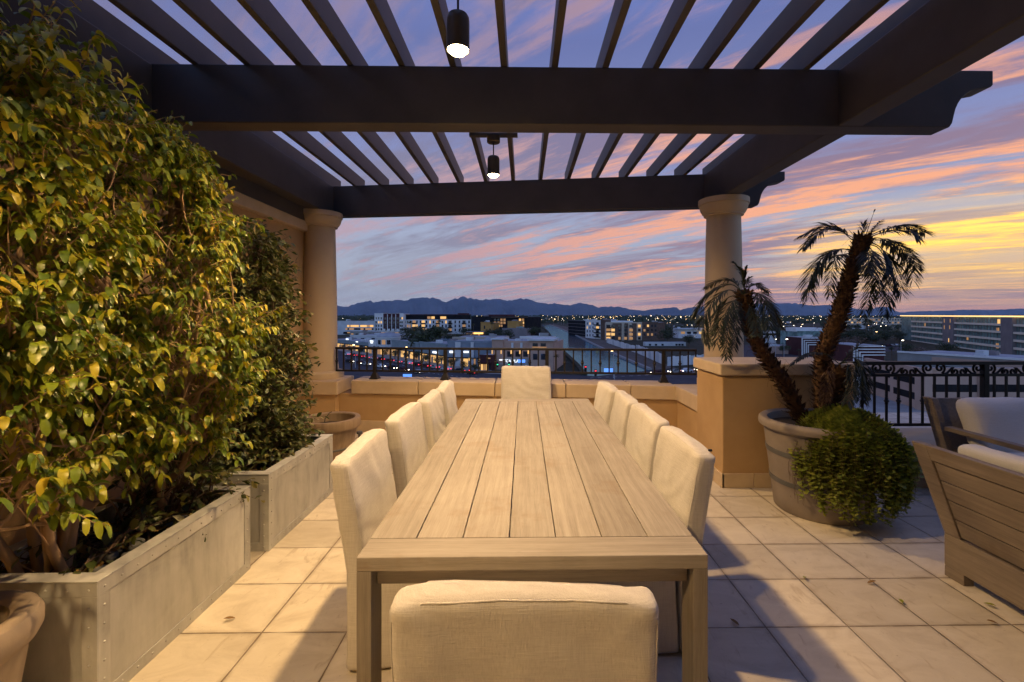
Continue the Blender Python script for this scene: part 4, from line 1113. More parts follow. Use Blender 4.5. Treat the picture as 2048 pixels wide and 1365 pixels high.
b = Bld('shop_hall', 'pinkish two-storey shop hall with corner tower beside the canal', 984.5, 1108, 172, 167, 684.5, 22, 'pink')
b.pxbox('corner_tower', 1060, 1107, 679.5, 745, -.9, 9, 'pink'); b.pxbox('cornice', 1057, 1110, 678, 681.5, -2.2, 10, 'offwhite')
b.pxbox('turret', 985, 1007, 678.5, 745, -.7, 6, 'pink'); b.pxbox('cornice', 983.5, 1008.5, 677, 679.6, -1.3, 7, 'offwhite')
for p in (1025, 1043): b.pxbox('pilaster', p - 2.2, p + 2.2, 686, 700, -.3, -.13, 'offwhite')
for p in (1019, 1035.5, 1051): b.pxwin(p, 708.5, 1.7, 2.0, deep=.1)
for p in (1071.5, 1087.5): b.pxwin(p, 713.5, 1.6, 2.1, deep=1.0); b.pxwin(p, 690, 1.9, 1.2, deep=1.0)
for p in (985.5, 1003.5, 1023, 1040.5, 1057): b.pxwin(p, 704, .28, 1.4, 'lit', 'wall_lamp', .95)
b.pxbox('sign', 1066, 1094, 693.6, 695.4, -1.3, -1.0, 'litdim')
cu = bpy.data.curves.new('sign_letters', 'FONT'); cu.body = 'TCA PLAN'; cu.size = 1.5; cu.extrude = .06; cu.materials.append(M['litwhite'])
o = bpy.data.objects.new('tmp', cu); COL.objects.link(o); me = bpy.data.meshes.new_from_object(o); bpy.data.objects.remove(o); me.name = 'sign_letters'
o = link('sign_letters', me, b.t); o.location = (b.u(1008), -.98, b.z(724.5, 1020)); o.rotation_euler = (pi/2, 0, 0)
b.pxbox('sign', 1000, 1006, 719, 720.8, -1.0, -.8, 'litwhite')
b.pxbox('ground_wall', 1008, 1060, 716, 745, -.75, -.13, 'concrete')

b = Bld('unfinished_block', 'dark grey scaffolded block on the far canal bank', 1136.5, 1172, 470, 425, 641.5, 25, 'dark')
for k in range(5): b.box('floor_slab', 0, b.W, -.5, -.02, 2 + k*3.1, 2.3 + k*3.1, 'mauve')
b = Bld('apartment_block', 'off-white flats with a brown stair tower along the canal', 1171, 1212, 405, 372, 641.5, 25, 'white')
b.pxbox('stair_tower', 1204, 1213, 640, 683, -1.2, 4, 'brown')
for y in (647.5, 655.5, 663, 671):
    for p in (1174.5, 1180, 1186): b.pxwin(p, y, 1.6, 1.9, lit(.05, .05))
    b.pxwin(1195, y, 4.5, 2.0, lit(.15, .2)); b.pxbox('balcony', 1190, 1201, y + 2, y + 4, -1.4, -.13, 'dark')
b = Bld('apartment_block', 'beige four-storey flats with lit balconies facing the hoarding', 1212, 1284, 366, 366, 646, 25, 'beige')
for p0, p1 in ((1225, 1243), (1249, 1256), (1264, 1273)): b.pxbox('brown_bay', p0, p1, 647, 682, -.5, -.02, 'brown')
for r_, y in enumerate((652.5, 660.5, 669, 677)):
    for p, w_ in ((1216.5, 3.0), (1226, 2.6), (1238.5, 1.8), (1251, 2.0), (1262, 2.6), (1278.5, 1.9)): b.pxwin(p, y, w_, 2.0, lit(.38, .2), deep=.58)
    b.pxbox('balcony', 1212.5, 1222, y + 2.2, y + 4, -1.6, -.55, 'dark')
b = Bld('apartment_block', 'dark brown end block of the flats with few lit windows', 1284.5, 1316, 366, 360, 645.5, 22, 'brown')
for y in (652, 661, 669.5):
    for p in (1289, 1296, 1304, 1311): b.pxwin(p, y, 1.5, 1.8, lit(.12, .1))
def hoard(label, pts, h):
    a, c = G(*pts[0]), G(*pts[1]); d_ = c - a; t = thing('hoarding', label, 'fence', a, atan2(d_.y, d_.x))
    L_ = d_.length; n = 12
    for i in range(n): MB().box(L_*i/n + .05, L_*(i+1)/n - .05, 0, .15, 0, h + .25*(i % 2)).build('panel', M['white' if i % 3 else 'offwhite'], t)
    return t
hoard('white site hoarding running beside the canal path below the beige flats', ((1213,686),(1270,706)), 3.4)
hoard('white stacked site panels near the canal bend', ((1272,706),(1330,732)), 4.2)
hoard('white site panels along the near street edge', ((1335,733),(1425,727)), 3.6)
b = Bld('site_cabin', 'row of pale site cabins behind the hoarding', 1290, 1372, 300, 300, 685, 5, 'offwhite', par=0)
for p in (1300, 1312, 1325, 1353, 1359, 1365): b.pxwin(p, 690, 1.4, 1.2)
b = Bld('flat_roofed_house', 'white low building with a flat overhanging roof left of the column', 1357, 1425, 400, 400, 659, 16, 'white', par=0)
b.pxbox('roof_slab', 1354, 1430, 657, 659.4, -2, 10, 'offwhite')
for p in (1366, 1378, 1390, 1402, 1414): b.pxwin(p, 666, 3.4, 2.0, lit(.1, .2))
b = Bld('flat_roofed_house', 'white building with dark window band between the two palms', 1512, 1552, 330, 330, 663, 12, 'white', par=0)
b.pxbox('window_band', 1516, 1552, 667, 671, -.1, -.0, 'glass')
b = Bld('glass_office', 'teal glass office with white rooftop plant behind the tall palm', 1594, 1656, 300, 300, 664, 20, 'tealglass')
b.box('plant_room', b.u(1597), b.u(1652), 3, 15, b.H + .13, b.z(656.5, 1625), 'white')
def framed(label, pL, pR, D, ytop, zb=0):
    b = Bld('louvred_block', label, pL, pR, D, D, ytop, 14, 'maroon', par=0)
    s = b.W; 
    for k in range(4):
        m_ = k*b.W*.085; th = b.W*.03; zt_ = b.H - m_*1.1
        b.box('white_frame', m_, m_ + th, -.5 - .02*k, -.02, 0, zt_, 'white'); b.box('white_frame', m_ + th + .003, b.W, -.5 - .02*k, -.02, zt_ - th, zt_, 'white')
    return b
framed('maroon block with nested white frames left of the tall palm trunk', 1603, 1650, 226, 676)
framed('maroon block with nested white frames right of the tall palm trunk', 1706, 1768, 128, 692)
b = Bld('pink_car_park', 'pink low car park behind the small palm trunk', 1528, 1606, 240, 236, 694, 20, 'pink', par=.3)
b = Bld('long_beige_building', 'long beige building far off under the palm fronds', 1684, 1806, 720, 700, 637, 40, 'beige')
for i in range(22):
    for k in range(3): b.win(3 + i*b.W/22.5, 4 + k*4.2, 2.2, 2.2, lit(.1, .15))
# glass hotel at the right
b = Bld('glass_hotel', 'long green-glass hotel with a glowing yellow roofline at the far right', 1803, 2110, 385, 200, 633.2, 18, 'tealglass', par=0)
MB().box(-.6, b.W, -.9, 3, b.H + .2, b.H + .85).build('roof_edge', M['led'], b.t)
for pL_, pR_ in ((1826, 1891), (1913, 2009.5), (2033, 2110)):
    for k in range(5):
        z = b.H - 4.3 - 3.75*k; b.box('floor_slab', b.u(pL_), b.u(pR_), -1.2, -.02, z, z + 1.05, 'cream')  # warm uplight on the slabs is put into their cream colour
    n = int((pR_ - pL_)/6)
    for i in range(n):
        u = b.u(pL_) + (b.u(pR_) - b.u(pL_))*i/n; b.box('mullion', u, u + .12, -.25, -.021, 0, b.H - .3, 'mauve')
for pL_, pR_ in ((1891, 1913), (2009.5, 2033)): b.box('core', b.u(pL_), b.u(pR_), -1.6, 2, 0, b.H + .1, 'mauve')
for p, y, m_ in ((1895, 642, 'litdim'), (1907, 642, 'litdim'), (1895, 655, 'litdim'), (1906, 655, 'litdim'), (1904, 681, 'lit')): b.pxwin(p, y, 1.0, 2.4, m_, deep=1.7)
for p, y, m_ in ((1998, 644, 'lit'), (1996, 661, 'litdim'), (1995, 692, 'litdim'), (1935, 676, 'litdim'), (1850, 650, 'litdim')): b.pxwin(p, y, 2.4, 2.6, m_, deep=.15)
# flat roofs behind the shops
for lab, pL, pR, D, yt, dp, mt in (('flat pale mall roof behind the rotunda', 700, 790, 300, 672, 26, 'offwhite'), ('low grey mall block behind the glowing shops', 795, 900, 262, 679, 20, 'bluegrey'), ('beige flat mall block behind the blue-grey store', 905, 1000, 235, 676, 24, 'beige'),
        ('small pale service block behind the pink shop hall', 1040, 1100, 205, 675, 14, 'white'), ('long low brown garden wall building before the white flats', 815, 935, 395, 669, 8, 'brown'), ('low pale building at the canal side road', 700, 745, 380, 664, 12, 'concrete')):
    b = Bld('mall_block', lab, pL, pR, D, D*.985, yt, dp, mt)
    for i in range(5): b.win((i + .5)*b.W/5, b.H - 1.8, b.W/9, .9, lit(.1, .15))
# parking garage
b = Bld('parking_garage', 'pinkish parking garage with dark open decks beyond the scrolled railing', 1846, 2130, 97, 96, 738, 2.2, 'pink', par=.2)
for k in range(3):
    for p0, p1 in ((1862, 1954), (1967, 2060), (2072, 2128)):
        if b.H - 3.9 - 3.25*k > .2: b.pxbox('deck_shade_box', p0, p1, 769.5 + 32*k - 32*(k > 5), 784.5 + 32*k, -.04, .3, 'dark')  # solid dark boxes stand in for the shade inside the open decks
for p0, p1 in ((1846, 1861), (1954.5, 1966.5), (2060.5, 2071.5)): b.box('pier', b.u(p0), b.u(p1), -.5, -.05, 0, b.H, 'pink')
b2 = Bld('garage_wing', 'angled pink wing of the parking garage with slanting dark openings', 1728, 1845, 122, 97.5, 716, .9, 'pink', roof=None, par=0)
for k in range(2): b2.box('deck_shade_box', 2, b2.W*.50, -.04, .3, b2.H - 3.6 - 3.25*k, b2.H - 2.1 - 3.25*k, 'dark'); b2.box('deck_shade_box', b2.W*.56, b2.W - .8, -.04, .3, b2.H - 3.7 - 3.25*k, b2.H - 2.2 - 3.25*k, 'dark')  # dark boxes again in place of shaded deck interiors
b = Bld('garage_ramp_deck', 'upper garage deck with pale coping sloping behind the railing', 1795, 2130, 165, 128, 706, 25, 'concrete', par=0)
b.box('coping', 0, b.W, -.3, .4, b.H + .13, b.H + .7, 'white'); b.box('deck_shade_band', b.W*.3, b.W, -.05, .2, b.H - 5.0, b.H - 3.4, 'dark'); b.box('pink_band', b.W*.25, b.W, -.12, -.06, b.H - 2.6, b.H - .6, 'pink')  # the dark strip stands in for shade under the upper deck

# ---- trees of the city
def tree_meshes(seed, n=1000, tall=1.0, spread=1.0, bare=False):
    rr = random.Random(seed); cr = MB(); tk = MB()
    tk.tube([(0,0,0),(.01,0,.2),(.0,.01,.42)], [.035,.026,.02], 7)
    lobes = [(V((rr.gauss(0,.17), rr.gauss(0,.17), rr.uniform(.42,.82))), rr.uniform(.13,.24)) for _ in range(11)]
    for c, r in lobes: tk.tube([(0,0,.33), ((c.x)*.5, c.y*.5, .3 + c.z*.3), tuple(c)], [.014,.008,.003], 4)
    for i in range(n):
        c, r = lobes[rr.randrange(len(lobes))]
        d = V((rr.gauss(0,1), rr.gauss(0,1), rr.gauss(0,1))).normalized(); p = c + d*r*rr.uniform(.55, 1.1)
        p.x *= spread; p.y *= spread
        u = V((rr.gauss(0,1), rr.gauss(0,1), rr.gauss(0,.6))).normalized(); w_ = u.cross(d); s = rr.uniform(.022, .048)
        if w_.length < .1: continue
        w_.normalize(); cr.add([p - u*s, p + w_*s*.5, p + u*s, p - w_*s*.5], [(0,1,2,3)])
    return tk.mesh('trunk', M['bark_dark'], 60), cr.mesh('crown', M['bareleaf' if bare else 'treeleaf'], fix=False)
TMs = [tree_meshes(s) for s in (1, 2, 3, 4)]; TB = tree_meshes(9, 420, bare=True); TBIG = tree_meshes(12, 2600, spread=1.1)
def palm_mesh():
    rr = random.Random(3); tk = MB().tube([(0,0,0),(.01,0,.5),(.0,0,.86)], [.02,.014,.013], 6); cr = MB()
    for i in range(38):
        a = rr.uniform(0, 2*pi); e = rr.uniform(-.9, 1.1); d = V((cos(a)*cos(e), sin(a)*cos(e), sin(e))); L_ = rr.uniform(.10, .16)
        leaf(cr, V((0,0,.86)), d, V((0,0,1)), L_, L_*.28, .9, 4, .3)
    return tk.mesh('trunk', M['bark_dark'], 60), cr.mesh('crown', M['treeleaf'], fix=False)
PM = palm_mesh()
def tree(p, h, ms, label, group=None, name='tree', w_=1.0):
    t = thing(name, label, 'tree', (p.x, p.y, GZ), C.uniform(0, 6.28), group); s = h
    for n_, me in zip(('trunk', 'crown'), ms): o = link(n_, me, t); o.scale = (s*w_, s*w_, s)
    return t
def T(px, ybase, ytop, ms, label, **k): p = G(px, ybase); D = (CH - GZ)*F/(ybase - CY); return tree(p, (ybase - ytop)*D/F, ms, label, **k)
T(857, 716, 643, TBIG, 'big round dark tree in front of the white flats', w_=1.05)
T(817, 704, 655, TMs[0], 'smaller tree left of the big round tree', w_=1.2); T(903, 702, 660, TMs[1], 'small tree right of the big round tree', w_=1.3)
T(1016, 692, 657, TMs[2], 'wide green tree in front of the mauve block', w_=1.3); T(1066, 682, 652, TMs[3], 'round dark tree on the canal bank by the mauve block', w_=1.2)
T(947, 676, 645, PM, 'feathery palm beside the glowing pavilion', name='palm_tree'); T(984, 678, 641, PM, 'palm before the floodlit ochre wing', name='palm_tree', w_=1.3)
T(1113, 748, 706, PM, 'palm at the canal corner of the pink shop hall', name='palm_tree', w_=1.4)
T(1336, 690, 655, TMs[0], 'dense dark tree at the end of the brown flats', w_=1.3); T(1378, 694, 668, TMs[2], 'low tree in front of the white flat-roofed house', w_=1.5)
T(1566, 712, 686, TMs[1], 'small tree by the pink car park', w_=1.2); T(1620, 690, 662, TMs[3], 'leafy tree before the glass office', w_=1.2)
T(1783, 728, 692, PM, 'bushy palm right of the framed block', name='palm_tree', w_=1.9); T(1598, 722, 697, PM, 'short palm left of the framed block', name='palm_tree', w_=1.7)
T(1842, 728, 690, TB, 'reddish half-bare tree over the garage deck', w_=1.5); T(1893, 715, 682, TMs[2], 'dark tree at the foot of the hotel core', w_=1.3); T(1817, 716, 684, TMs[0], 'dark tree left of the reddish one', w_=1.2)
T(1700, 712, 668, TB, 'reddish tree behind the framed block on the right', w_=1.4)
for x0, x1, y0, y1, n_ in ((676, 748, 645, 652, 22), (1060, 1085, 645, 656, 8), (1128, 1172, 643, 648, 12), (1320, 1410, 647, 674, 40), (1495, 1600, 646, 684, 52), (1640, 1800, 648, 692, 84), (690, 950, 645, 650, 16), (815, 935, 672, 676, 12), (930, 1000, 672, 682, 8)):
    for i in range(n_):
        y = C.uniform(y0, y1); D = (CH - GZ)*F/(y - CY); p = G(C.uniform(x0, x1), y)
        if C.random() < .14: tree(p, C.uniform(13, 19), PM, 'slim palm rising among the trees of the city', 'palms among the city trees', 'palm_tree', 1.2)
        else: tree(p, C.uniform(6.5, 11), TMs[i % 4], 'dark rounded tree among the low roofs of the city', 'trees among the low roofs', w_=C.uniform(1.1, 1.6))
for px, y in ((686,703),(702,706.5),(722,710),(748,713),(768,716),(790,719),(812,722),(832,726),(852,730),(876,735),(902,739),(926,744),(950,747)):
    tree(G(px, y), C.uniform(3.5, 5.5), TMs[C.randrange(4)], 'small street tree along the shop pavement', 'street trees along the shops', w_=C.uniform(.9, 1.3))
# the far plain of trees and roofs
mb = MB(); rr = random.Random(5)
for i in range(5200):
    y = CY + 4.2 + 14*rr.random()**1.6; D = (CH - GZ)*F/(y - CY); p = G(rr.uniform(560, 2100), y); s = rr.uniform(3.5, 8)*(.7 + D/2500)
    for k in range(3):
        c = p + V((rr.gauss(0, s*.7), rr.gauss(0, s), rr.uniform(1, s*.95))); u = V((rr.gauss(0,1), rr.gauss(0,.4), rr.gauss(0,.5))).normalized()*s*.6; w_ = V((rr.gauss(0,.4), rr.gauss(0,.4), 1)).normalized()*s*.38
        mb.add([c - u, c - w_, c + u, c + w_], [(0,1,2,3)])
struct(mb.build('distant_trees', M['treeleaf'], fix=False), 'stuff')
for i in range(46):
    y = C.uniform(640, 668); x = C.choice((C.uniform(1325, 1400), C.uniform(1490, 1590), C.uniform(1655, 1800), C.uniform(1060, 1130)))
    if x < 1140: y = C.uniform(639, 645)
    D = (CH - GZ)*F/(y - CY); p = G(x, y); w_ = C.uniform(9, 22); h = C.uniform(3.5, 7)
    t = thing('house', 'low pale house among the trees of the plain', 'house', p, C.uniform(-.3, .3), 'low houses on the plain')
    k = C.choice(('white', 'beige', 'offwhite', 'pink')); MB().box(0, w_, 0, 9, 0, h).build('walls', M[k], t); MB().box(-.5, w_ + .5, -.5, 9.5, h + .003, h + .5).build('roof', M['roofgrey'], t)
    if C.random() < .4: MB().box(w_*.3, w_*.3 + 1.6, -.06, 0, 1, 2.6).build('window', M['lit'], t)
# ---- lights of the plain
mb = MB(); mb2 = MB()
for i in range(430):
    y = CY + 1.6 + 9*rr.random()**1.3; D = min((CH - GZ - 7)*F/(y - CY + 1), 9500); x = rr.uniform(920, 1800) if rr.random() < .8 else rr.uniform(600, 2100)
    p = P(x, y, D); r = D*.00042*rr.uniform(.5, 1.25)*(1.9 if rr.random() < .10 else 1)
    (mb if rr.random() < .6 else mb2).add([p + V(q)*r for q in ((1,0,0),(-1,0,0),(0,1,0),(0,-1,0),(0,0,1),(0,0,-1))], [(0,2,4),(2,1,4),(1,3,4),(3,0,4),(2,0,5),(1,2,5),(3,1,5),(0,3,5)])
struct(mb.build('distant_city_lights', M['amber'], fix=False), 'stuff'); struct(mb2.build('distant_city_lights', M['cool'], fix=False), 'stuff')
lampm = (MB().tube([(0,0,0),(0,0,8.2),(0,-.3,8.6),(0,-1.2,8.75)], [.12,.08,.07,.05], 6).mesh('pole', M['lamppost'], 50), MB().soft((0,-1.5,8.72), (.5,.9,.22), .09, (2,2,2)).mesh('lamp_head', M['amber']), MB().soft((0,-1.5,8.72), (.5,.9,.22), .09, (2,2,2)).mesh('lamp_head', M['cool']))
def slamp(px, ybase, label, group=None, cool=0, k=1.0):
    p = G(px, ybase); t = thing('street_lamp', label, 'street lamp', p, C.uniform(-.5, .5), group)
    link('pole', lampm[0], t); o = link('lamp_head', lampm[1 + cool], t)
    return t
for i in range(44):
    x = C.choice((C.uniform(1320, 1400), C.uniform(1490, 1640), C.uniform(1650, 1800), C.uniform(1060, 1180))); slamp(x, C.uniform(646, 672) if x > 1200 else C.uniform(644, 652), 'small lit street lamp among the trees of the plain', 'street lamps on the plain', C.choice((0, 1)))
for px, y, lab, c_ in ((1551, 716, 'bright lamp by the pink car park, left of a pair', 1), (1568, 716, 'bright lamp by the pink car park, right of a pair', 1), (1802, 720, 'white street lamp beside the half-bare reddish tree', 1),
        (711, 736, 'pale lamp post beside the main road near the left column', 0), (811, 744, 'slim pale lamp post by the glowing shop row', 0), (1748, 690, 'amber lamp above the street near the hotel', 0), (1227, 757, 'tall pale lamp post rising beside the traffic mast', 0)):
    t = slamp(px, y, lab, None, c_)
t = thing('traffic_signal', 'traffic mast with red signal and lit blue street sign by the canal bridge', 'traffic light', G(1229, 760))
q0 = G(1229, 760); D0 = (CH - GZ)*F/130
def rel(px, py): return P(px, py, D0) - q0
MB().tube([(0,0,0), rel(1228, 728)], .16, 8).build('post', M['lamppost'], t, smooth=60)
for y0, y1 in ((731, 734), (744, 746.5)): MB().tube([rel(1228, y1), rel(1168, y0)], .09, 6).build('mast_arm', M['lamppost'], t, smooth=60)
for px in (1169, 1193, 1200): MB().tube([rel(px, 731.5), rel(px, 745)], .06, 5).build('strut', M['lamppost'], t)
for px, py in ((1171, 738), (1191, 746)):
    c = rel(px, py); hd = MB().box(c.x - .35, c.x + .35, c.y - .25, c.y + .1, c.z - 1, c.z + 1).build('signal_head', M['dark'], t)
    MB().lathe([(0,0),(.26,0),(.26,.12),(0,.14)], 12).build('red_lamp', M['red'], hd, loc=(c.x, c.y - .3, c.z + .55))
c = rel(1217, 741); MB().box(c.x - 1.4, c.x + 1.3, c.y - .2, c.y - .1, c.z - .6, c.z + .6).build('street_sign', M['litblue'], t)
t = thing('traffic_signal', 'traffic mast with green signals and blue sign before the pink shop hall', 'traffic light', G(1052, 752)); q0 = G(1052, 752); D0 = (CH - GZ)*F/122
MB().tube([(0,0,0), rel(1052, 720)], .15, 8).build('post', M['lamppost'], t, smooth=60); MB().tube([rel(1052, 726), rel(990, 729)], .08, 6).build('mast_arm', M['lamppost'], t, smooth=60)
for px in (995, 1018):
    c = rel(px, 729); hd = MB().box(c.x - .3, c.x + .3, c.y - .3, c.y - .1, c.z - .9, c.z + .9).build('signal_head', M['dark'], t)
    MB().lathe([(0,0),(.24,0),(.24,.12),(0,.14)], 12).build('green_lamp', M['green'], hd, loc=(c.x, c.y - .33, c.z - .1))
c = rel(1043, 722.5); MB().box(c.x - 1.2, c.x + 1.2, c.y - .3, c.y - .2, c.z - .5, c.z + .5).build('street_sign', M['litblue'], t)
t = thing('traffic_signal', 'black signal post with a red light at the left street corner', 'traffic light', G(940, 762)); q0 = G(940, 762); D0 = (CH - GZ)*F/132
MB().tube([(0,0,0), rel(940, 741)], .12, 8).build('post', M['iron'], t, smooth=60); c = rel(940, 743)
hd = MB().box(c.x - .35, c.x + .35, c.y - .4, c.y - .12, c.z - .9, c.z + .8).build('signal_head', M['dark'], t); MB().lathe([(0,0),(.3,0),(.3,.12),(0,.14)], 12).build('red_lamp', M['red'], hd, loc=(c.x, c.y - .45, c.z + .3))
t = thing('street_sign', 'lit blue street sign hanging low over the main road', 'sign', G(815, 764)); q0 = G(815, 764); D0 = (CH - GZ)*F/134
MB().tube([(0,0,0), rel(815, 750)], .08, 6).build('post', M['lamppost'], t); c = rel(815, 752); MB().box(c.x - 1.3, c.x + 1.3, c.y - .2, c.y - .09, c.z - .5, c.z + .5).build('panel', M['litblue'], t)
# ---- cars
def car_parts(colm):
    body = MB(); prof = [(-2.2,.35),(-2.25,.75),(-2.1,.95),(-1.5,1.0),(-.95,1.42),(.45,1.45),(1.05,1.02),(2.0,.88),(2.22,.65),(2.2,.35)]
    body.prism([(x, -.87, z) for x, z in prof], (0, 1.74, 0))
    gl = MB().prism([(x, -.885, z) for x, z in ((-1.35,1.03),(-.92,1.36),(.40,1.39),(.85,1.05))], (0, 1.77, 0))
    wh = MB()
    return body.mesh('body', colm), gl.mesh('windows', M['glass']), MB().tube([(0,-.1,0),(0,.1,0)], .33, 12).mesh('wheel', M['rubber'], 40), MB().box(-.04, .04, -.25, .25, -.11, .11).mesh('tail_light', M['redstrip']), MB().box(-.04, .04, -.22, .22, -.09, .09).mesh('headlight', M['cool'])
CM = {k: car_parts(M[k]) for k in ('offwhite', 'dark', 'maroon', 'concrete')}
def car(p, rot, k, label, group):
    b_, g_, w_, tl, hl_ = CM[k]; t = thing('car', label, 'car', (p.x, p.y, GZ + .07), rot, group)
    link('body', b_, t); link('windows', g_, t)
    for x in (-1.35, 1.35):
        for y in (-.8, .8): link('wheel', w_, t).location = (x, y, .33)
    for y in (-.6, .6): link('tail_light', tl, t).location = (-2.24, y, .78); link('headlight', hl_, t).location = (2.2, y, .68)
def lane(x0, y0, x1, y1, n, k0, label, group, rev=False):
    for i in range(n):
        q = (i + C.uniform(.15, .6))/n; a = G(x0, y0); c = G(x1, y1); d_ = c - a; p = a.lerp(c, q); r = atan2(d_.y, d_.x)
        car(p, r + (pi if rev else 0), ('offwhite', 'dark', 'maroon', 'concrete')[(i + k0) % 4], label, group)
lane(690, 711, 960, 752, 15, 0, 'car driving away along the main road with red tail lights', 'cars with red tail lights on the main road', True)
lane(690, 725, 850, 750, 7, 1, 'car coming down the main road with headlights on', 'cars with headlights on the main road', False)
lane(1310, 750, 1420, 742, 4, 2, 'car crossing the canal bridge with red tail lights', 'cars on the canal bridge', True)
lane(1765, 694, 1800, 693, 4, 1, 'car queueing with red tail lights near the hotel', 'cars queueing near the hotel', True)

# ---- mountains
def range_(name, pts, D, col1, col2, amp, dep, px0=None):
    def h(x):
        for (a, ya), (b, yb) in zip(pts[:-1], pts[1:]):
            if a <= x <= b: t = (x - a)/(b - a); t = t*t*(3 - 2*t)*.5 + t*.5; return ya + (yb - ya)*t
        return pts[0][1] if x < pts[0][0] else pts[-1][1]
    x0, x1 = pts[0][0], pts[-1][0]; n = int((x1 - x0)/2.2); rows = 12; vs = []; fs = []
    for i in range(n + 1):
        px = x0 + (x1 - x0)*i/n; hz_ = (CY - h(px))/F*D + (CH - GZ)
        for j in range(rows + 1):
            q = j/rows; front = q < .7; f = max(0.0, (q/.7) if front else (1 - (q - .7)/.3))
            d_ = D - dep*(.7 - q); base = P(px, CY, d_)
            nz = noise.fractal(V((px*.03, q*2.2, D*.001)), 1.0, 2.0, 5)
            rid = abs(noise.noise(V((px*.055 + q*.8, q*.9, 3.1))))
            zz = hz_*(f**1.25) + hz_*amp*(nz*.35 - rid*.9)*sin(pi*min(1, f*.98))*(1 if front else .6) + (hz_*.075*noise.noise(V((px*.16, 0, 0))) if abs(q - .7) < .05 else 0)
            vs.append((base.x, base.y, GZ - .5 + max(0, zz)))
    for i in range(n):
        for j in range(rows): a = i*(rows+1) + j; fs.append((a, a + rows + 1, a + rows + 2, a + 1))
    m = pmat(name + '_rock', col1, col2, .0018, rough=1, bump=0, spec=0, detail=8)
    return struct(MB().add(vs, fs).build(name, m, smooth=179, fix=False))
range_('mountains', [(520,612),(672,610),(690,613.5),(715,605),(738,599),(752,602),(778,597),(810,599),(830,593),(862,592.5),(893,601),(908,597.5),(926,591),(942,595.5),(962,599),(980,598),(997,596),(1012,599),(1026,598),(1045,594),(1056,596.5),(1075,602),(1110,605.5),(1140,609),(1161,604.5),(1185,609),(1196,613),(1237,613),(1265,618.5),(1285,621),(1310,617.5),(1340,614.5),(1353,613),(1360,620),(1376,614.5),(1395,613),(1440,611),(1500,616),(1530,620),(1560,625)], 12000, (.09,.10,.115), (.15,.16,.175), .55, 3200)
range_('mountains', [(1380,622),(1450,612),(1500,606.5),(1560,605),(1590,605.5),(1620,609.5),(1650,608),(1690,612),(1720,618),(1735,620),(1757,613),(1775,612.5),(1800,625),(1830,622.5),(1900,621),(1925,619),(1990,619.5),(2040,616.5),(2140,612)], 15000, (.09,.10,.115), (.15,.16,.175), .4, 3200)
# ================================================================ sky, camera, render settings
w = bpy.data.worlds.new('World'); SC.world = w; w.use_nodes = True
nt = w.node_tree; N = NT(nt); bg = nt.nodes['Background']
tc = N.n('ShaderNodeTexCoord'); d = N.vmath('NORMALIZE', tc.outputs['Generated'])
sp = N.n('ShaderNodeSeparateXYZ'); N.l(d, sp.inputs[0]); dx, dy, dz = sp.outputs
zc = N.math('MAXIMUM', dz, 0.0)
SUN = V((sin(radians(47)), cos(radians(47)), 0))
hs = N.vmath('DOT_PRODUCT', d, tuple(SUN))
# plane of cirrus overhead
den = N.math('ADD', zc, .10); cb = N.n('ShaderNodeCombineXYZ')
N.l(N.math('DIVIDE', dx, den), cb.inputs[0]); N.l(N.math('DIVIDE', dy, den), cb.inputs[1])
ang = radians(-47)
al = N.vmath('DOT_PRODUCT', cb.outputs[0], (sin(ang), cos(ang), 0)); ac = N.vmath('DOT_PRODUCT', cb.outputs[0], (cos(ang), -sin(ang), 0))
def streak(sa, sc, off, detail=6, rough=.6, dist=.4):
    c2 = N.n('ShaderNodeCombineXYZ'); N.l(N.math('MULTIPLY', al, sa), c2.inputs[0]); N.l(N.math('MULTIPLY', ac, sc), c2.inputs[1]); c2.inputs[2].default_value = off
    return N.noise(c2.outputs[0], 1.0, detail, rough, dist)
n1 = streak(.40, 1.5, 3.3); n2 = streak(.8, 3.4, 9.1, 8, .64, .6); n3 = streak(2.4, 9.0, 17.7, 6, .66, .5); n4 = streak(.30, 1.3, 31.0, 5)
tex = N.math('MULTIPLY_ADD', n1, .42, N.math('MULTIPLY_ADD', n2, .38, N.math('MULTIPLY', n3, .20)))
base = N.ramp(zc, [(0,(.50,.51,.56)),(.07,(.45,.485,.57)),(.17,(.41,.46,.61)),(.30,(.265,.30,.545)),(.5,(.155,.19,.43)),(.75,(.18,.28,.76)),(1,(.18,.29,.80))])
warm = N.maprange(hs, .45, 1.0, 0, 1)
hz = N.maprange(zc, 0, .13, 1, 0)
base = N.mix(N.math('MULTIPLY', N.math('MULTIPLY', hz, warm), .85), base, (.75,.37,.21))
gl = N.math('MULTIPLY', N.maprange(hs, .915, .999, 0, 1), N.maprange(N.math('ABSOLUTE', N.math('SUBTRACT', zc, .105)), .01, .115, 1, 0))
glw = N.math('MULTIPLY', gl, N.maprange(tex, .40, .56, .35, 1.0))
base = N.mix(glw, base, (1.6,.92,.12))
cm = N.maprange(N.math('MULTIPLY_ADD', n4, .5, N.math('MULTIPLY', n2, .5)), .43, .55, 0, .9)
grey = N.mix(warm, (.27,.255,.36), (.33,.215,.28))
grey = N.mix(N.maprange(zc, .2, .5, 0, .7), grey, (.19,.17,.33))
grey = N.mix(N.math('MULTIPLY', N.maprange(zc, .02, .20, 1, 0), N.math('SUBTRACT', 1.0, warm)), grey, (.42,.43,.49))
col = N.mix(N.math('MULTIPLY', cm, N.math('MULTIPLY_ADD', gl, -.75, 1.0)), base, grey)
pk = N.maprange(tex, .485, .565, 0, 1.0)
pink = N.mix(warm, (.58,.37,.41), (1.05,.47,.26))
pink = N.mix(N.math('MULTIPLY', gl, .95), pink, (2.0,1.2,.15))
upf = N.maprange(zc, .22, .52, 1, .38)
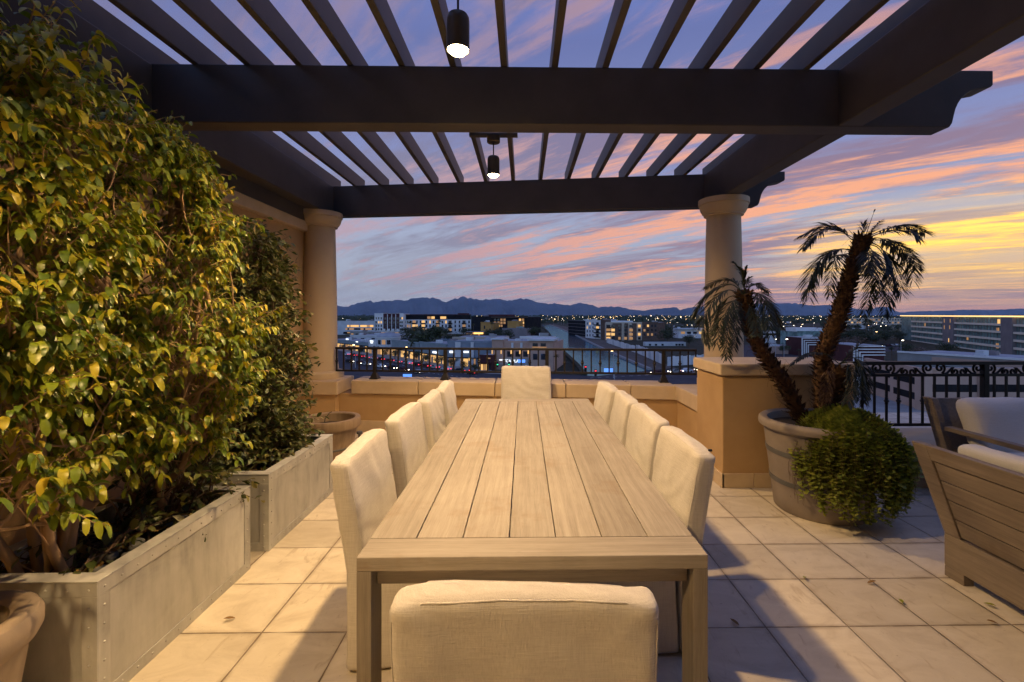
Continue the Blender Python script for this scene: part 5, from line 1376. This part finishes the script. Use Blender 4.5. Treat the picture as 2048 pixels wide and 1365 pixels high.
pk = N.math('MULTIPLY', N.math('MULTIPLY', pk, upf), N.maprange(hs, -.1, .75, .25, 1))
pk = N.math('MULTIPLY', pk, N.maprange(zc, 0, .07, .45, 1))
col = N.mix(pk, col, pink)
# unseen rear and overhead sky raised and blued to light facades and slats
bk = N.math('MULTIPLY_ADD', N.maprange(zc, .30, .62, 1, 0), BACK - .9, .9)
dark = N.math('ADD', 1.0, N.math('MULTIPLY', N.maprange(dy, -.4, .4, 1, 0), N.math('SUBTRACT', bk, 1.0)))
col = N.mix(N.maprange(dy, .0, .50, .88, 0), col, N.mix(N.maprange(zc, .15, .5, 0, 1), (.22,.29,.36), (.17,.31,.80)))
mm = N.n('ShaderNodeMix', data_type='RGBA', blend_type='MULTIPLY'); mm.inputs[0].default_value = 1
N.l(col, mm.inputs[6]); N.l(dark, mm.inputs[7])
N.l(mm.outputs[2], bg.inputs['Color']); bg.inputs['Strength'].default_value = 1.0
w.cycles.sampling_method = 'MANUAL'; w.cycles.sample_map_resolution = 512

cam = bpy.data.cameras.new('camera'); co = bpy.data.objects.new('camera', cam); COL.objects.link(co)
cam.sensor_width = 36; cam.lens = F/2048*36; cam.clip_start = .05; cam.clip_end = 80000
cam.shift_x = -(CX - 1024)/2048; cam.shift_y = -(682.5 - CY)/2048
co.location = (0, 0, CH); co.rotation_euler = (pi/2, 0, -YAW); SC.camera = co
SC.render.engine = 'CYCLES'
cy = SC.cycles; cy.use_denoising = True; cy.max_bounces = 7; cy.diffuse_bounces = 4; cy.glossy_bounces = 3; cy.transmission_bounces = 4
cy.sample_clamp_indirect = 6; cy.sample_clamp_direct = 0; cy.caustics_reflective = False; cy.caustics_refractive = False
cy.use_light_tree = True
SC.view_settings.view_transform = 'Standard'; SC.view_settings.look = 'None'; SC.view_settings.exposure = 0; SC.view_settings.gamma = 1

# the evening air over the plain
m, nt_, b_ = newmat('evening_haze'); nt_.nodes.remove(b_)
pv = nt_.nodes.new('ShaderNodeVolumePrincipled'); pv.inputs['Color'].default_value = (.50,.72,1.0,1); pv.inputs['Density'].default_value = HAZE; pv.inputs['Anisotropy'].default_value = 0
nt_.links.new(pv.outputs[0], nt_.nodes['Material Output'].inputs['Volume'])
o = MB().box(-20000, 22000, -400, 19000, GZ - 2, 900).build('haze', m); struct(o, 'stuff')
SC.cycles.volume_bounces = 1
